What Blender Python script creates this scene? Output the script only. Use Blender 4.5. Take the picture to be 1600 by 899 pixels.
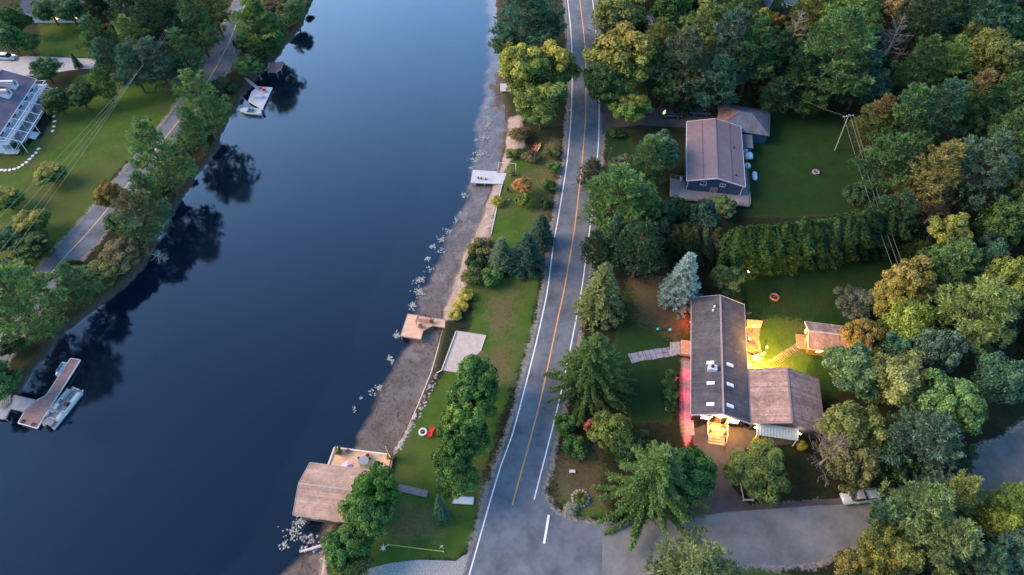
import bpy, bmesh, math, random
import numpy as np
from mathutils import Vector, Matrix
R_ = math.radians
random.seed(7)
for o in list(bpy.data.objects): bpy.data.objects.remove(o)
scene = bpy.context.scene
# ------------------------------------------------------------------ camera
FPX, PITCH, CAMH = 1067.0, R_(52.4), 102.0
cam_data = bpy.data.cameras.new("camera")
cam = bpy.data.objects.new("camera", cam_data)
scene.collection.objects.link(cam)
cam.location = (0, 0, CAMH)
cam.rotation_euler = (math.pi/2 - PITCH, 0, 0)
cam_data.lens = 24.0; cam_data.sensor_width = 36.0; cam_data.sensor_fit = 'HORIZONTAL'
cam_data.clip_start = 0.5; cam_data.clip_end = 9000
scene.camera = cam
# ------------------------------------------------------------------ sky, sun, exposure
SUN_AZ, SUN_EL = R_(-86), R_(30)          # direction towards the sun: azimuth from +Y (negative = left), elevation
world = bpy.data.worlds.new("World"); scene.world = world; world.use_nodes = True
wn = world.node_tree; wn.nodes.clear()
sky = wn.nodes.new('ShaderNodeTexSky'); sky.sky_type = 'NISHITA'; sky.sun_disc = False
sky.sun_elevation = R_(7); sky.sun_rotation = R_(-40)
sky.altitude = 300; sky.air_density = 1.0; sky.dust_density = 1.0; sky.ozone_density = 3.0
bg = wn.nodes.new('ShaderNodeBackground'); bg.inputs['Strength'].default_value = 0.15
wo = wn.nodes.new('ShaderNodeOutputWorld')
wn.links.new(sky.outputs[0], bg.inputs[0]); wn.links.new(bg.outputs[0], wo.inputs[0])
sd = bpy.data.lights.new("sun", 'SUN'); sd.energy = 1.25; sd.angle = R_(36); sd.color = (1.0, 0.70, 0.45)
sun = bpy.data.objects.new("sun", sd); scene.collection.objects.link(sun)
sdir = Vector((math.sin(SUN_AZ)*math.cos(SUN_EL), math.cos(SUN_AZ)*math.cos(SUN_EL), math.sin(SUN_EL)))
sun.rotation_euler = sdir.to_track_quat('Z', 'Y').to_euler()
scene.view_settings.view_transform = 'Standard'; scene.view_settings.look = 'None'
scene.view_settings.exposure = 2.5; scene.view_settings.gamma = 1.0
scene.view_settings.use_curve_mapping = False
scene.render.resolution_x = 1024; scene.render.resolution_y = 575
try:
    scene.cycles.max_bounces = 6; scene.cycles.diffuse_bounces = 2; scene.cycles.glossy_bounces = 3
    scene.cycles.transparent_max_bounces = 12
except Exception: pass

COL = scene.collection
def at(px, py, z=1.0):
    """point of the place seen at survey coordinates (px, py) at height z"""
    u = (px-800)/FPX; v = (449.5-py)/FPX
    c, s = math.cos(PITCH), math.sin(PITCH)
    t = (z-CAMH)/(-s+v*c)
    return Vector((u*t, (c+v*s)*t, z))
def pxscale(x, y, z):
    return FPX/(y*math.cos(PITCH)-(z-CAMH)*math.sin(PITCH))

# ------------------------------------------------------------------ materials
_m = {}
def mat(name, col, rough=0.7, var=0.12, scale=3.0, spec=0.3, metal=0.0, bump=0.0, bscale=20, emit=None, estr=0, col2=None, stretch=None, coat=0):
    if name in _m: return _m[name]
    m = bpy.data.materials.new(name); m.use_nodes = True; nt = m.node_tree
    b = nt.nodes['Principled BSDF']
    b.inputs['Roughness'].default_value = rough; b.inputs['Metallic'].default_value = metal
    b.inputs['Specular IOR Level'].default_value = spec
    b.inputs['Coat Weight'].default_value = coat
    tc = nt.nodes.new('ShaderNodeTexCoord')
    src = tc.outputs['Object']
    if stretch:
        mp = nt.nodes.new('ShaderNodeMapping'); mp.inputs['Scale'].default_value = stretch
        nt.links.new(src, mp.inputs[0]); src = mp.outputs[0]
    nz = nt.nodes.new('ShaderNodeTexNoise'); nz.inputs['Scale'].default_value = scale; nz.inputs['Detail'].default_value = 5; nz.inputs['Roughness'].default_value = .65
    nt.links.new(src, nz.inputs[0])
    cr = nt.nodes.new('ShaderNodeValToRGB')
    a = [max(0, c*(1-var*1.6)) for c in col]; d = [min(1, c*(1+var*1.6)) for c in (col2 or col)]
    cr.color_ramp.elements[0].color = (*a, 1); cr.color_ramp.elements[1].color = (*d, 1)
    cr.color_ramp.elements[0].position = .3; cr.color_ramp.elements[1].position = .7
    nt.links.new(nz.outputs[0], cr.inputs[0]); nt.links.new(cr.outputs[0], b.inputs['Base Color'])
    if bump:
        n2 = nt.nodes.new('ShaderNodeTexNoise'); n2.inputs['Scale'].default_value = bscale
        nt.links.new(src, n2.inputs[0])
        bp = nt.nodes.new('ShaderNodeBump'); bp.inputs['Strength'].default_value = bump; bp.inputs['Distance'].default_value = .1
        nt.links.new(n2.outputs[0], bp.inputs['Height']); nt.links.new(bp.outputs[0], b.inputs['Normal'])
    if emit:
        b.inputs['Emission Color'].default_value = (*emit, 1); b.inputs['Emission Strength'].default_value = estr
    _m[name] = m
    return m

def band_mat(name, col, col2, axis, freq, width=0.08, rough=.7, var=.15, spec=.3, sc=1.2, metal=0.0, tilevar=0.0):
    """boards, shingle courses or metal seams: thin darker lines across one axis, blotchy colour"""
    if name in _m: return _m[name]
    m = mat(name, col, rough, var, sc, spec, metal); nt = m.node_tree; b = nt.nodes['Principled BSDF']
    tc = nt.nodes.new('ShaderNodeTexCoord'); sp = nt.nodes.new('ShaderNodeSeparateXYZ'); nt.links.new(tc.outputs['Object'], sp.inputs[0])
    mu = nt.nodes.new('ShaderNodeMath'); mu.operation = 'MULTIPLY'; mu.inputs[1].default_value = freq
    nt.links.new(sp.outputs['XYZ'.index(axis)], mu.inputs[0])
    fr = nt.nodes.new('ShaderNodeMath'); fr.operation = 'FRACT'; nt.links.new(mu.outputs[0], fr.inputs[0])
    lt = nt.nodes.new('ShaderNodeMath'); lt.operation = 'LESS_THAN'; lt.inputs[1].default_value = width; nt.links.new(fr.outputs[0], lt.inputs[0])
    old = b.inputs['Base Color'].links[0].from_socket
    if 'shingle' in name or 'roof' in name:      # weather stains and moss
        n3 = nt.nodes.new('ShaderNodeTexNoise'); n3.inputs['Scale'].default_value = .33; n3.inputs['Detail'].default_value = 7; n3.inputs['Roughness'].default_value = .7; nt.links.new(tc.outputs['Object'], n3.inputs[0])
        r3 = nt.nodes.new('ShaderNodeMapRange'); r3.inputs['From Min'].default_value = .48; r3.inputs['From Max'].default_value = .66; r3.inputs['To Max'].default_value = .45; nt.links.new(n3.outputs[0], r3.inputs[0])
        m3 = nt.nodes.new('ShaderNodeMix'); m3.data_type = 'RGBA'; nt.links.new(r3.outputs[0], m3.inputs[0]); nt.links.new(old, m3.inputs[6]); m3.inputs[7].default_value = (*(q*.45 for q in col), 1); old = m3.outputs[2]
    if tilevar:
        fl = nt.nodes.new('ShaderNodeMath'); fl.operation = 'FLOOR'; nt.links.new(mu.outputs[0], fl.inputs[0])
        # per board / per shingle random: voronoi cells
        vo = nt.nodes.new('ShaderNodeTexVoronoi'); vo.inputs['Scale'].default_value = 3.4
        nt.links.new(tc.outputs['Object'], vo.inputs['Vector'])
        wnz = nt.nodes.new('ShaderNodeTexWhiteNoise'); wnz.noise_dimensions = '1D'; nt.links.new(fl.outputs[0], wnz.inputs['W'])
        sv = nt.nodes.new('ShaderNodeSeparateXYZ'); nt.links.new(vo.outputs['Color'], sv.inputs[0])
        av = nt.nodes.new('ShaderNodeMath'); av.operation = 'ADD'; nt.links.new(wnz.outputs[0], av.inputs[0]); nt.links.new(sv.outputs[0], av.inputs[1])
        hs = nt.nodes.new('ShaderNodeHueSaturation')
        mr = nt.nodes.new('ShaderNodeMapRange'); mr.inputs['From Max'].default_value = 2; mr.inputs['To Min'].default_value = 1-tilevar; mr.inputs['To Max'].default_value = 1+tilevar
        nt.links.new(av.outputs[0], mr.inputs[0]); nt.links.new(mr.outputs[0], hs.inputs['Value']); nt.links.new(old, hs.inputs['Color']); old = hs.outputs[0]
    mx = nt.nodes.new('ShaderNodeMix'); mx.data_type = 'RGBA'
    nt.links.new(lt.outputs[0], mx.inputs[0]); nt.links.new(old, mx.inputs[6]); mx.inputs[7].default_value = (*col2, 1)
    nt.links.new(mx.outputs[2], b.inputs['Base Color'])
    return m

def foliage_mat(name, col2=None, axis=(0, 0, 1), off=0.0, gain=1.0, dens=.35):
    """leaves: object colour, varied per leaf clump; optional second autumn colour on one side of the crown"""
    if name in _m: return _m[name]
    m = bpy.data.materials.new(name); m.use_nodes = True; nt = m.node_tree
    b = nt.nodes['Principled BSDF']; b.inputs['Roughness'].default_value = .65; b.inputs['Specular IOR Level'].default_value = .22
    oi = nt.nodes.new('ShaderNodeObjectInfo'); base = oi.outputs['Color']
    at_ = nt.nodes.new('ShaderNodeAttribute'); at_.attribute_name = 'tint'
    tc = nt.nodes.new('ShaderNodeTexCoord')
    if col2:
        dot = nt.nodes.new('ShaderNodeVectorMath'); dot.operation = 'DOT_PRODUCT'; dot.inputs[1].default_value = axis
        nt.links.new(tc.outputs['Object'], dot.inputs[0])
        nz = nt.nodes.new('ShaderNodeTexNoise'); nz.inputs['Scale'].default_value = dens; nz.inputs['Detail'].default_value = 3
        nt.links.new(tc.outputs['Object'], nz.inputs[0])
        ma = nt.nodes.new('ShaderNodeMath'); ma.operation = 'MULTIPLY_ADD'; ma.inputs[1].default_value = 5.0
        nt.links.new(nz.outputs[0], ma.inputs[0]); nt.links.new(dot.outputs['Value'], ma.inputs[2])
        mr = nt.nodes.new('ShaderNodeMapRange'); mr.inputs['From Min'].default_value = off; mr.inputs['From Max'].default_value = off+2.0/gain
        nt.links.new(ma.outputs[0], mr.inputs[0])
        mx = nt.nodes.new('ShaderNodeMix'); mx.data_type = 'RGBA'
        nt.links.new(mr.outputs[0], mx.inputs[0]); nt.links.new(base, mx.inputs[6]); mx.inputs[7].default_value = (*col2, 1)
        base = mx.outputs[2]
    hs = nt.nodes.new('ShaderNodeHueSaturation')
    mv = nt.nodes.new('ShaderNodeMapRange'); mv.inputs['To Min'].default_value = .28; mv.inputs['To Max'].default_value = 2.25
    nt.links.new(at_.outputs['Fac'], mv.inputs[0]); nt.links.new(mv.outputs[0], hs.inputs['Value'])
    mh = nt.nodes.new('ShaderNodeMapRange'); mh.inputs['To Min'].default_value = .54; mh.inputs['To Max'].default_value = .482
    nt.links.new(at_.outputs['Fac'], mh.inputs[0]); nt.links.new(mh.outputs[0], hs.inputs['Hue'])
    nt.links.new(base, hs.inputs['Color']); hs.inputs['Saturation'].default_value = .97
    nt.links.new(hs.outputs[0], b.inputs['Base Color'])
    tr = nt.nodes.new('ShaderNodeBsdfTranslucent'); nt.links.new(hs.outputs[0], tr.inputs[0])
    ms = nt.nodes.new('ShaderNodeMixShader'); ms.inputs[0].default_value = .25
    out = nt.nodes['Material Output']
    nt.links.new(b.outputs[0], ms.inputs[1]); nt.links.new(tr.outputs[0], ms.inputs[2]); nt.links.new(ms.outputs[0], out.inputs[0])
    _m[name] = m
    return m

# ------------------------------------------------------------------ object helpers
_labels = {}
def tag(o, label, cat, group=None, kind=None):
    if label:
        o['label'] = label; o['category'] = cat
        if not group and label in _labels: print('DUP LABEL', label)
        _labels[label] = 1
    if group: o['group'] = group
    if kind: o['kind'] = kind
    return o
def empty(name, loc=(0, 0, 0), rz=0, label=None, cat=None, group=None):
    o = bpy.data.objects.new(name, None); COL.objects.link(o)
    o.location = loc; o.rotation_euler = (0, 0, rz); o.empty_display_size = .3
    if label: tag(o, label, cat, group)
    return o
def link(name, me, m=None, parent=None):
    o = bpy.data.objects.new(name, me); COL.objects.link(o)
    if m is not None and not me.materials: me.materials.append(m)
    if parent: o.parent = parent
    return o
def dup_tree(o, parent=None):
    c = o.copy(); COL.objects.link(c)
    if parent: c.parent = parent
    for ch in o.children: dup_tree(ch, c)
    return c

class MB:
    def __init__(s): s.v = []; s.f = []
    def add(s, vs, fs):
        n = len(s.v); s.v += [tuple(v) for v in vs]; s.f += [tuple(i+n for i in f) for f in fs]; return s
    def box(s, c, d, rz=0, rx=0, ry=0):
        M = Matrix.Rotation(rz, 3, 'Z') @ Matrix.Rotation(ry, 3, 'Y') @ Matrix.Rotation(rx, 3, 'X')
        vs = [M @ Vector((x*d[0]/2, y*d[1]/2, z*d[2]/2)) + Vector(c) for z in (-1, 1) for x, y in ((-1, -1), (1, -1), (1, 1), (-1, 1))]
        return s.add(vs, [(3, 2, 1, 0), (4, 5, 6, 7), (0, 1, 5, 4), (1, 2, 6, 5), (2, 3, 7, 6), (3, 0, 4, 7)])
    def bar(s, a, b, w, h):
        a = Vector(a); b = Vector(b); d = b-a; L = d.length
        q = d.to_track_quat('Y', 'Z'); c = (a+b)/2
        vs = [q @ Vector((x*w/2, y*L/2, z*h/2)) + c for z in (-1, 1) for x, y in ((-1, -1), (1, -1), (1, 1), (-1, 1))]
        return s.add(vs, [(3, 2, 1, 0), (4, 5, 6, 7), (0, 1, 5, 4), (1, 2, 6, 5), (2, 3, 7, 6), (3, 0, 4, 7)])
    def prism(s, poly, z0, z1):
        n = len(poly)
        ar = sum(poly[i][0]*poly[(i+1) % n][1]-poly[(i+1) % n][0]*poly[i][1] for i in range(n))
        if ar < 0: poly = poly[::-1]
        vs = [(p[0], p[1], z0) for p in poly]+[(p[0], p[1], z1) for p in poly]
        return s.add(vs, [tuple(range(n-1, -1, -1)), tuple(range(n, 2*n))]+[(i, (i+1) % n, n+(i+1) % n, n+i) for i in range(n)])
    def tube(s, path, r, n=6):
        rs = r if isinstance(r, (list, tuple)) else [r]*len(path)
        path = [Vector(p) for p in path]; vs = []
        for i, p in enumerate(path):
            d = (path[min(i+1, len(path)-1)]-path[max(i-1, 0)]).normalized()
            a = d.orthogonal().normalized(); b = d.cross(a)
            if i and abs(a.dot(pa)) < .99:
                a = (pa-d*pa.dot(d)).normalized(); b = d.cross(a)
            pa = a
            vs += [p+(a*math.cos(t)+b*math.sin(t))*rs[i] for t in [2*math.pi*k/n for k in range(n)]]
        fs = [(i*n+k, i*n+(k+1) % n, (i+1)*n+(k+1) % n, (i+1)*n+k) for i in range(len(path)-1) for k in range(n)]
        fs += [tuple(range(n-1, -1, -1)), tuple((len(path)-1)*n+k for k in range(n))]
        return s.add(vs, fs)
    def cyl(s, c, r, h, n=12, r2=None):
        return s.tube([c, (c[0], c[1], c[2]+h)], [r, r if r2 is None else r2], n)
    def ball(s, c, r, n=10, sc=(1, 1, 1)):
        m = n//2; vs = []
        for i in range(1, m):
            t = math.pi*i/m
            vs += [(c[0]+r*sc[0]*math.sin(t)*math.cos(2*math.pi*k/n), c[1]+r*sc[1]*math.sin(t)*math.sin(2*math.pi*k/n), c[2]+r*sc[2]*math.cos(t)) for k in range(n)]
        vs += [(c[0], c[1], c[2]+r*sc[2]), (c[0], c[1], c[2]-r*sc[2])]
        fs = [(i*n+k, (i+1)*n+k, (i+1)*n+(k+1) % n, i*n+(k+1) % n) for i in range(m-2) for k in range(n)]
        T = len(vs)-2
        fs += [(T, k, (k+1) % n) for k in range(n)]+[(T+1, (m-2)*n+(k+1) % n, (m-2)*n+k) for k in range(n)]
        return s.add(vs, fs)
    def loft(s, secs, cap=True):
        n = len(secs[0]); vs = [p for sec in secs for p in sec]
        fs = [(i*n+k, i*n+(k+1) % n, (i+1)*n+(k+1) % n, (i+1)*n+k) for i in range(len(secs)-1) for k in range(n)]
        if cap: fs += [tuple(range(n-1, -1, -1)), tuple((len(secs)-1)*n+k for k in range(n))]
        return s.add(vs, fs)
    def build(s, name, m, parent=None, smooth=False, bevel=0):
        me = bpy.data.meshes.new(name); me.from_pydata(s.v, [], s.f); me.validate()
        if smooth: me.polygons.foreach_set('use_smooth', [True]*len(me.polygons))
        o = link(name, me, m, parent)
        bm = bmesh.new(); bm.from_mesh(me); bmesh.ops.recalc_face_normals(bm, faces=bm.faces[:])
        if bevel:
            bmesh.ops.bevel(bm, geom=bm.edges[:], offset=bevel, segments=2, affect='EDGES')
        bm.to_mesh(me); bm.free()
        return o

def spline(pts, step=2.0):
    pts = [Vector(p) for p in pts]; out = []
    P = [pts[0]*2-pts[1]]+pts+[pts[-1]*2-pts[-2]]
    for i in range(1, len(P)-2):
        n = max(1, int((P[i+1]-P[i]).length/step))
        for k in range(n):
            t = k/n; a, b, c, d = P[i-1], P[i], P[i+1], P[i+2]
            out.append(.5*((2*b)+(c-a)*t+(2*a-5*b+4*c-d)*t*t+(3*b-a-3*c+d)*t**3))
    out.append(pts[-1]); return out
def ribbon(pts, w, z, name, m, kind='structure', parent=None, tone=None):
    vs = []; n = len(pts)
    for i, p in enumerate(pts):
        d = (pts[min(i+1, n-1)]-pts[max(i-1, 0)]); d.z = 0; d.normalize(); nn = Vector((-d.y, d.x, 0))*w/2
        vs += [(p.x+nn.x, p.y+nn.y, z), (p.x-nn.x, p.y-nn.y, z)]
    me = bpy.data.meshes.new(name); me.from_pydata(vs, [], [(2*i, 2*i+1, 2*i+3, 2*i+2) for i in range(n-1)])
    o = link(name, me, m, parent)
    if kind and not parent: o['kind'] = kind
    return o
def sheet(poly, z, name, m, kind='structure', step=None):
    """flat outdoor sheet from a world polygon"""
    bm = bmesh.new(); vs = [bm.verts.new((p[0], p[1], z)) for p in poly]
    f = bm.faces.new(vs); bmesh.ops.triangulate(bm, faces=[f]); bmesh.ops.recalc_face_normals(bm, faces=bm.faces[:])
    if bm.faces[:] and bm.faces[0].normal.z < 0 if bm.faces.ensure_lookup_table() is None else False:
        bmesh.ops.reverse_faces(bm, faces=bm.faces[:])
    me = bpy.data.meshes.new(name); bm.to_mesh(me); bm.free()
    o = link(name, me, m)
    if kind: o['kind'] = kind
    return o
def P(*px, z=1.0): return [at(x, y, z) for x, y in px]
# ------------------------------------------------------------------ shorelines (world X as a function of Y)
def fx(pxs, z=0.0):
    w = sorted([(at(x, y, z).y, at(x, y, z).x) for x, y in pxs])
    return np.array([a for a, b in w]), np.array([b for a, b in w])
_yl, _xl = fx([(-60, 640), (0, 632), (36, 606), (67, 556), (100, 515), (150, 482), (200, 440), (238, 392), (262, 335), (298, 290), (332, 240), (352, 200), (374, 155), (405, 115), (440, 80), (468, 45), (490, 0), (500, -40)])
_yw, _xw = fx([(500, 899), (503, 870), (522, 820), (560, 770), (612, 716), (640, 660), (662, 612), (675, 580), (690, 515), (694, 480), (704, 450), (722, 405), (742, 362), (758, 322), (772, 285), (784, 245), (792, 210), (788, 165), (786, 120), (784, 80), (778, 30), (772, -20)])
_ys, _xs = fx([(447, 899), (480, 870), (520, 800), (545, 730), (565, 680), (592, 625), (618, 580), (643, 535), (658, 480), (674, 435), (700, 385), (724, 330), (742, 280), (748, 230), (752, 180), (762, 140), (768, 90), (768, 30), (765, -20)])
def ext(yy, ys, xs, slo, shi):
    r = np.interp(yy, ys, xs)
    r = np.where(yy < ys[0], xs[0]+(yy-ys[0])*slo, r)
    return np.where(yy > ys[-1], xs[-1]+(yy-ys[-1])*shi, r)
def wig(y, a, s): return a*(np.sin(y*.9+s)*.5+np.sin(y*.37+s*2)*.7+np.sin(y*2.3+s*3)*.25)
def xL(y): return ext(y, _yl, _xl, .15, .3)+wig(y, .35, 1)
def xW(y): return ext(y, _yw, _xw, .5, .05)+np.where(y > 71, wig(y, .3, 2), 0)
def xS(y): return ext(y, _ys, _xs, .5, .05)+wig(y, .5, 4)

# ------------------------------------------------------------------ polygons of the ground covers
def sdist(X, Y, poly):
    """signed distance (positive inside) of points to polygon"""
    px = np.array([p[0] for p in poly]); py = np.array([p[1] for p in poly]); n = len(poly)
    best = np.full(X.shape, 1e9); ins = np.zeros(X.shape, bool)
    for i in range(n):
        ax, ay, bx, by = px[i], py[i], px[(i+1) % n], py[(i+1) % n]
        dx, dy = bx-ax, by-ay; L = dx*dx+dy*dy+1e-9
        t = np.clip(((X-ax)*dx+(Y-ay)*dy)/L, 0, 1)
        best = np.minimum(best, (X-ax-t*dx)**2+(Y-ay-t*dy)**2)
        c = ((ay > Y) != (by > Y)) & (X < dx*(Y-ay)/(dy if abs(dy) > 1e-9 else 1e-9)+ax)
        ins ^= c
    d = np.sqrt(best)
    return np.where(ins, d, -d)
LAWNS = [P((735, 440), (845, 430), (830, 520), (805, 590), (775, 680), (750, 770), (737, 850), (715, 872), (600, 884), (560, 905), (508, 905), (520, 850), (560, 790), (614, 722), (640, 668), (695, 583), (740, 500)),
         P((795, 245), (868, 222), (858, 330), (830, 400), (770, 380), (762, 360), (785, 290)),
         P((1172, 178), (1290, 172), (1372, 200), (1378, 335), (1160, 340)),
         P((1125, 440), (1260, 420), (1400, 388), (1425, 440), (1330, 500), (1330, 560), (1310, 620), (1100, 620)),
         P((978, 455), (1030, 450), (1078, 520), (1075, 560), (1045, 660), (985, 660), (955, 560)),
         P((-60, 225), (30, 235), (66, 215), (120, 118), (200, 112), (308, 122), (296, 148), (235, 215), (180, 270), (105, 380), (40, 440), (-60, 470)),
         P((945, 205), (985, 205), (990, 258), (950, 262)),
         P((60, -20), (150, -20), (150, 90), (60, 90)),
         P((1175, -30), (1260, -30), (1255, 12), (1205, 14)),
         P((880, 755), (930, 770), (960, 812), (900, 808), (872, 790)),
         P((1000, 897), (1060, 882), (1200, 886), (1260, 905), (1260, 950), (990, 950)),
         P((1000, 30), (1060, 34), (1060, 52), (1005, 50)),
         P((1520, 760), (1600, 712), (1640, 712), (1640, 800), (1540, 790)),
         ]
BROWN = [P((740, 560), (800, 540), (800, 600), (745, 610)), P((870, 715), (935, 700), (945, 790), (900, 800), (868, 780)), P((985, 440), (1070, 420), (1080, 500), (1060, 535), (990, 490)),
         P((800, 690), (770, 700), (745, 770), (765, 790)), P((610, 800), (670, 790), (690, 830), (650, 850), (600, 840)), P((845, 225), (872, 220), (866, 300), (855, 420), (832, 420)),
         P((760, 470), (810, 455), (800, 520), (770, 530))]
SANDP = [P((693, 440), (716, 395), (765, 300), (793, 225), (806, 240), (790, 262), (762, 380), (725, 450), (708, 500), (690, 500)),
         P((793, 180), (815, 180), (820, 232), (790, 235)),
         P((460, 905), (480, 870), (510, 866), (512, 905))]
GARD = [P((1064, 560), (1082, 560), (1082, 680), (1072, 705), (1062, 660))]

LAMP_POOL = [P((1150, 502), (1215, 498), (1262, 505), (1268, 560), (1250, 600), (1150, 600))]  # lamp glow on the grass by the patio, painted as brighter lawn colour
# ------------------------------------------------------------------ roads
LLp = [(868, -260), (876, -140), (882, -60), (887, 0), (891, 37), (893.5, 75), (894, 110), (893.5, 150), (892, 185), (889, 225), (884, 268), (877, 312), (871, 347), (865, 380), (856, 450), (847, 495), (838, 535), (820, 607), (800, 681), (783, 727), (764, 790), (733, 899), (700, 1010)]
CCp = [(886, -260), (895, -140), (901, -60), (906, 0), (910, 33), (913, 62), (914.5, 82), (915.5, 150), (914.5, 190), (912, 225), (908, 268), (904.5, 300), (897, 362), (882, 450), (873, 492), (863, 540), (848, 610), (832, 674), (800.5, 789)]
RRp = [(905, -260), (915, -140), (920, -60), (926, 0), (930, 37), (934, 90), (936, 155), (936, 190), (935, 225), (930, 280), (925, 332), (917.5, 387), (910, 445), (900, 500), (890, 550), (877, 612), (862, 674), (834.5, 781)]
LL, CC, RR = spline(P(*LLp)), spline(P(*CCp)), spline(P(*RRp))
def offset(pts, d):
    out = []
    for i, p in enumerate(pts):
        t = pts[min(i+1, len(pts)-1)]-pts[max(i-1, 0)]; t.z = 0; t.normalize()
        out.append(p+Vector((-t.y, t.x, 0))*d)
    return out
# lists run from far to near: the left normal of the direction of travel points to the right of the picture
left_edge = offset(LL, -.55); right_edge = offset(RR, .75)
right_edge = right_edge+P((812, 880), (792, 960), (770, 1040))
road_poly = [tuple(p[:2]) for p in left_edge]+[tuple(p[:2]) for p in right_edge[::-1]]
APRON = [tuple(p[:2]) for p in P((841, 765), (850, 778), (858, 792), (868, 803), (884, 812), (910, 818), (941, 821.5), (941, 899), (941, 1010), (770, 1040), (792, 960), (812, 880), (831, 796))]
LANE = [tuple(p[:2]) for p in P((941, 821.5), (1000, 822), (1060, 814), (1130, 801), (1200, 796), (1280, 790), (1330, 792), (1400, 775), (1470, 735), (1530, 706), (1600, 668), (1680, 620), (1700, 680), (1640, 720), (1545, 788), (1470, 812), (1400, 838), (1340, 850), (1300, 866), (1275, 878), (1230, 884), (1150, 878), (1080, 876), (1030, 884), (990, 899), (975, 1010), (941, 1010))]
LRp = [(-60, 640), (0, 535), (40, 478), (96, 408), (142, 358), (190, 300), (236, 243), (290, 175), (330, 118), (358, 66), (372, 30), (385, 0), (398, -60)]
LRc = spline(P(*LRp))
LRl, LRr = offset(LRc, 3.1), offset(LRc, -3.1)
lroad_poly = [tuple(p[:2]) for p in LRl]+[tuple(p[:2]) for p in LRr[::-1]]
DRIVE_M = [tuple(p[:2]) for p in P((1080, 672), (1100, 664), (1172, 664), (1240, 676), (1238, 694), (1165, 700), (1145, 728), (1142, 760), (1172, 790), (1320, 778), (1325, 788), (1200, 796.5), (1130, 801.5), (1060, 814.5), (1078, 790), (1108, 762), (1112, 728), (1085, 700))]
DRIVE_B = [tuple(p[:2]) for p in P((938, 160), (960, 172), (1010, 170), (1075, 165), (1118, 165), (1120, 205), (1075, 200), (1000, 196), (955, 200), (937, 215))]
DRIVE_L = [tuple(p[:2]) for p in P((308, 90), (352, 72), (312, 108), (298, 108), (280, 98))]
DRIVE_H = [tuple(p[:2]) for p in P((-40, 96), (40, 88), (150, 92), (148, 107), (110, 110), (60, 118), (-40, 120))]
DRIVE_T = [tuple(p[:2]) for p in P((1000, 22), (1060, 10), (1062, 28), (1010, 42))]
LOT = [tuple(p[:2]) for p in P((560, 893), (610, 880), (655, 875), (712, 877), (724, 868), (733, 866), (714, 930), (690, 1010), (500, 1010))]

asphalt = mat('asphalt', (.105, .12, .15), .85, .2, .3, .25, col2=(.125, .14, .165), bump=.25, bscale=9)
asphalt2 = mat('lane_asphalt', (.155, .158, .165), .9, .2, .22, .2, bump=.3, bscale=7)
asphalt3 = mat('driveway_asphalt', (.075, .062, .065), .8, .2, .5, .25, bump=.3, bscale=8)
concrete = mat('pale_concrete', (.36, .35, .36), .85, .12, .5)
gravel_m = mat('gravel', (.3, .29, .28), .95, .3, 5, .2, bump=.6, bscale=12)
paint_w = mat('white_road_paint', (.72, .72, .72), .6, .15, 3)
paint_o = mat('orange_road_paint', (.68, .32, .10), .6, .15, 3)
paint_y = mat('yellow_road_paint', (.62, .42, .2), .6, .2, 3)

def strip(L, Rr, z, name, m):
    n = min(len(L), len(Rr)); vs = []
    # resample both sides to the same count
    def rs(pts, k):
        d = [0]
        for a, b in zip(pts, pts[1:]): d.append(d[-1]+(b-a).length)
        o = []
        for i in range(k):
            t = d[-1]*i/(k-1); j = max(0, min(len(pts)-2, np.searchsorted(d, t)-1)); s = (t-d[j])/max(1e-6, d[j+1]-d[j])
            o.append(pts[j].lerp(pts[j+1], s))
        return o
    k = 90; A = rs(L, k); B = rs(Rr, k)
    for a, b in zip(A, B): vs += [(a.x, a.y, z), (b.x, b.y, z)]
    me = bpy.data.meshes.new(name); me.from_pydata(vs, [], [(2*i, 2*i+1, 2*i+3, 2*i+2) for i in range(k-1)])
    o = link(name, me, m); o['kind'] = 'structure'; return o
strip(left_edge, right_edge, 1.03, 'road', asphalt)
strip(LRl, LRr, 1.03, 'shore_road', asphalt)
sheet(APRON, 1.036, 'road_junction', asphalt)
sheet(LANE, 1.036, 'side_road', asphalt2)
for poly, nm, mm in ((DRIVE_M, 'driveway', asphalt3), (DRIVE_B, 'driveway', asphalt3), (DRIVE_L, 'driveway', asphalt), (DRIVE_H, 'driveway', concrete), (DRIVE_T, 'driveway', asphalt), (LOT, 'gravel_lot', gravel_m)):
    sheet(poly, 1.024, nm, mm)
ribbon(LL, .2, 1.044, 'road_marking', paint_w)
ribbon(CC, .22, 1.044, 'road_marking', paint_o)
ribbon(RR, .2, 1.044, 'road_marking', paint_w)
ribbon(P((857.5, 805), (850, 850)), .34, 1.046, 'stop_line', paint_w)
ribbon(LRc, .17, 1.044, 'road_marking', paint_y)

# ------------------------------------------------------------------ ground: one sheet to the horizon, dense near the lake
def axis(lo, hi, step, far):
    a = list(np.arange(lo, hi+.01, step)); s = step; x = hi
    while x < far: s *= 1.35; x += s; a.append(x)
    s = step; x = lo; b = []
    while x > -far: s *= 1.35; x -= s; b.append(x)
    return np.array(b[::-1]+a)
gx = axis(-150, 150, .6, 3500); gy = axis(12, 232, .6, 3500)
X, Y = np.meshgrid(gx, gy)
xl, xw, xs = xL(Y), xW(Y), xS(Y)
land_r = X-xw; land_l = xl-X
soft = (Y > 71)                       # beach side with no wall
ramp_r = np.where(soft, .35, 1.6)
Z = np.where(land_r > 0, np.minimum(1.0, land_r*ramp_r+.02), 0)
Z = np.where(land_l > 0, np.minimum(1.0, land_l*1.8+.05), Z)
inw = (land_r <= 0) & (land_l <= 0)
tt = (xw-X)/np.maximum(.5, xw-xs)
depR = np.where(X > xs, .03+.42*np.clip(tt, 0, 1)**1.5, .45+(xs-X)*.33)
dep = np.minimum(depR, (X-xl)*2.2+.9)
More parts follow.
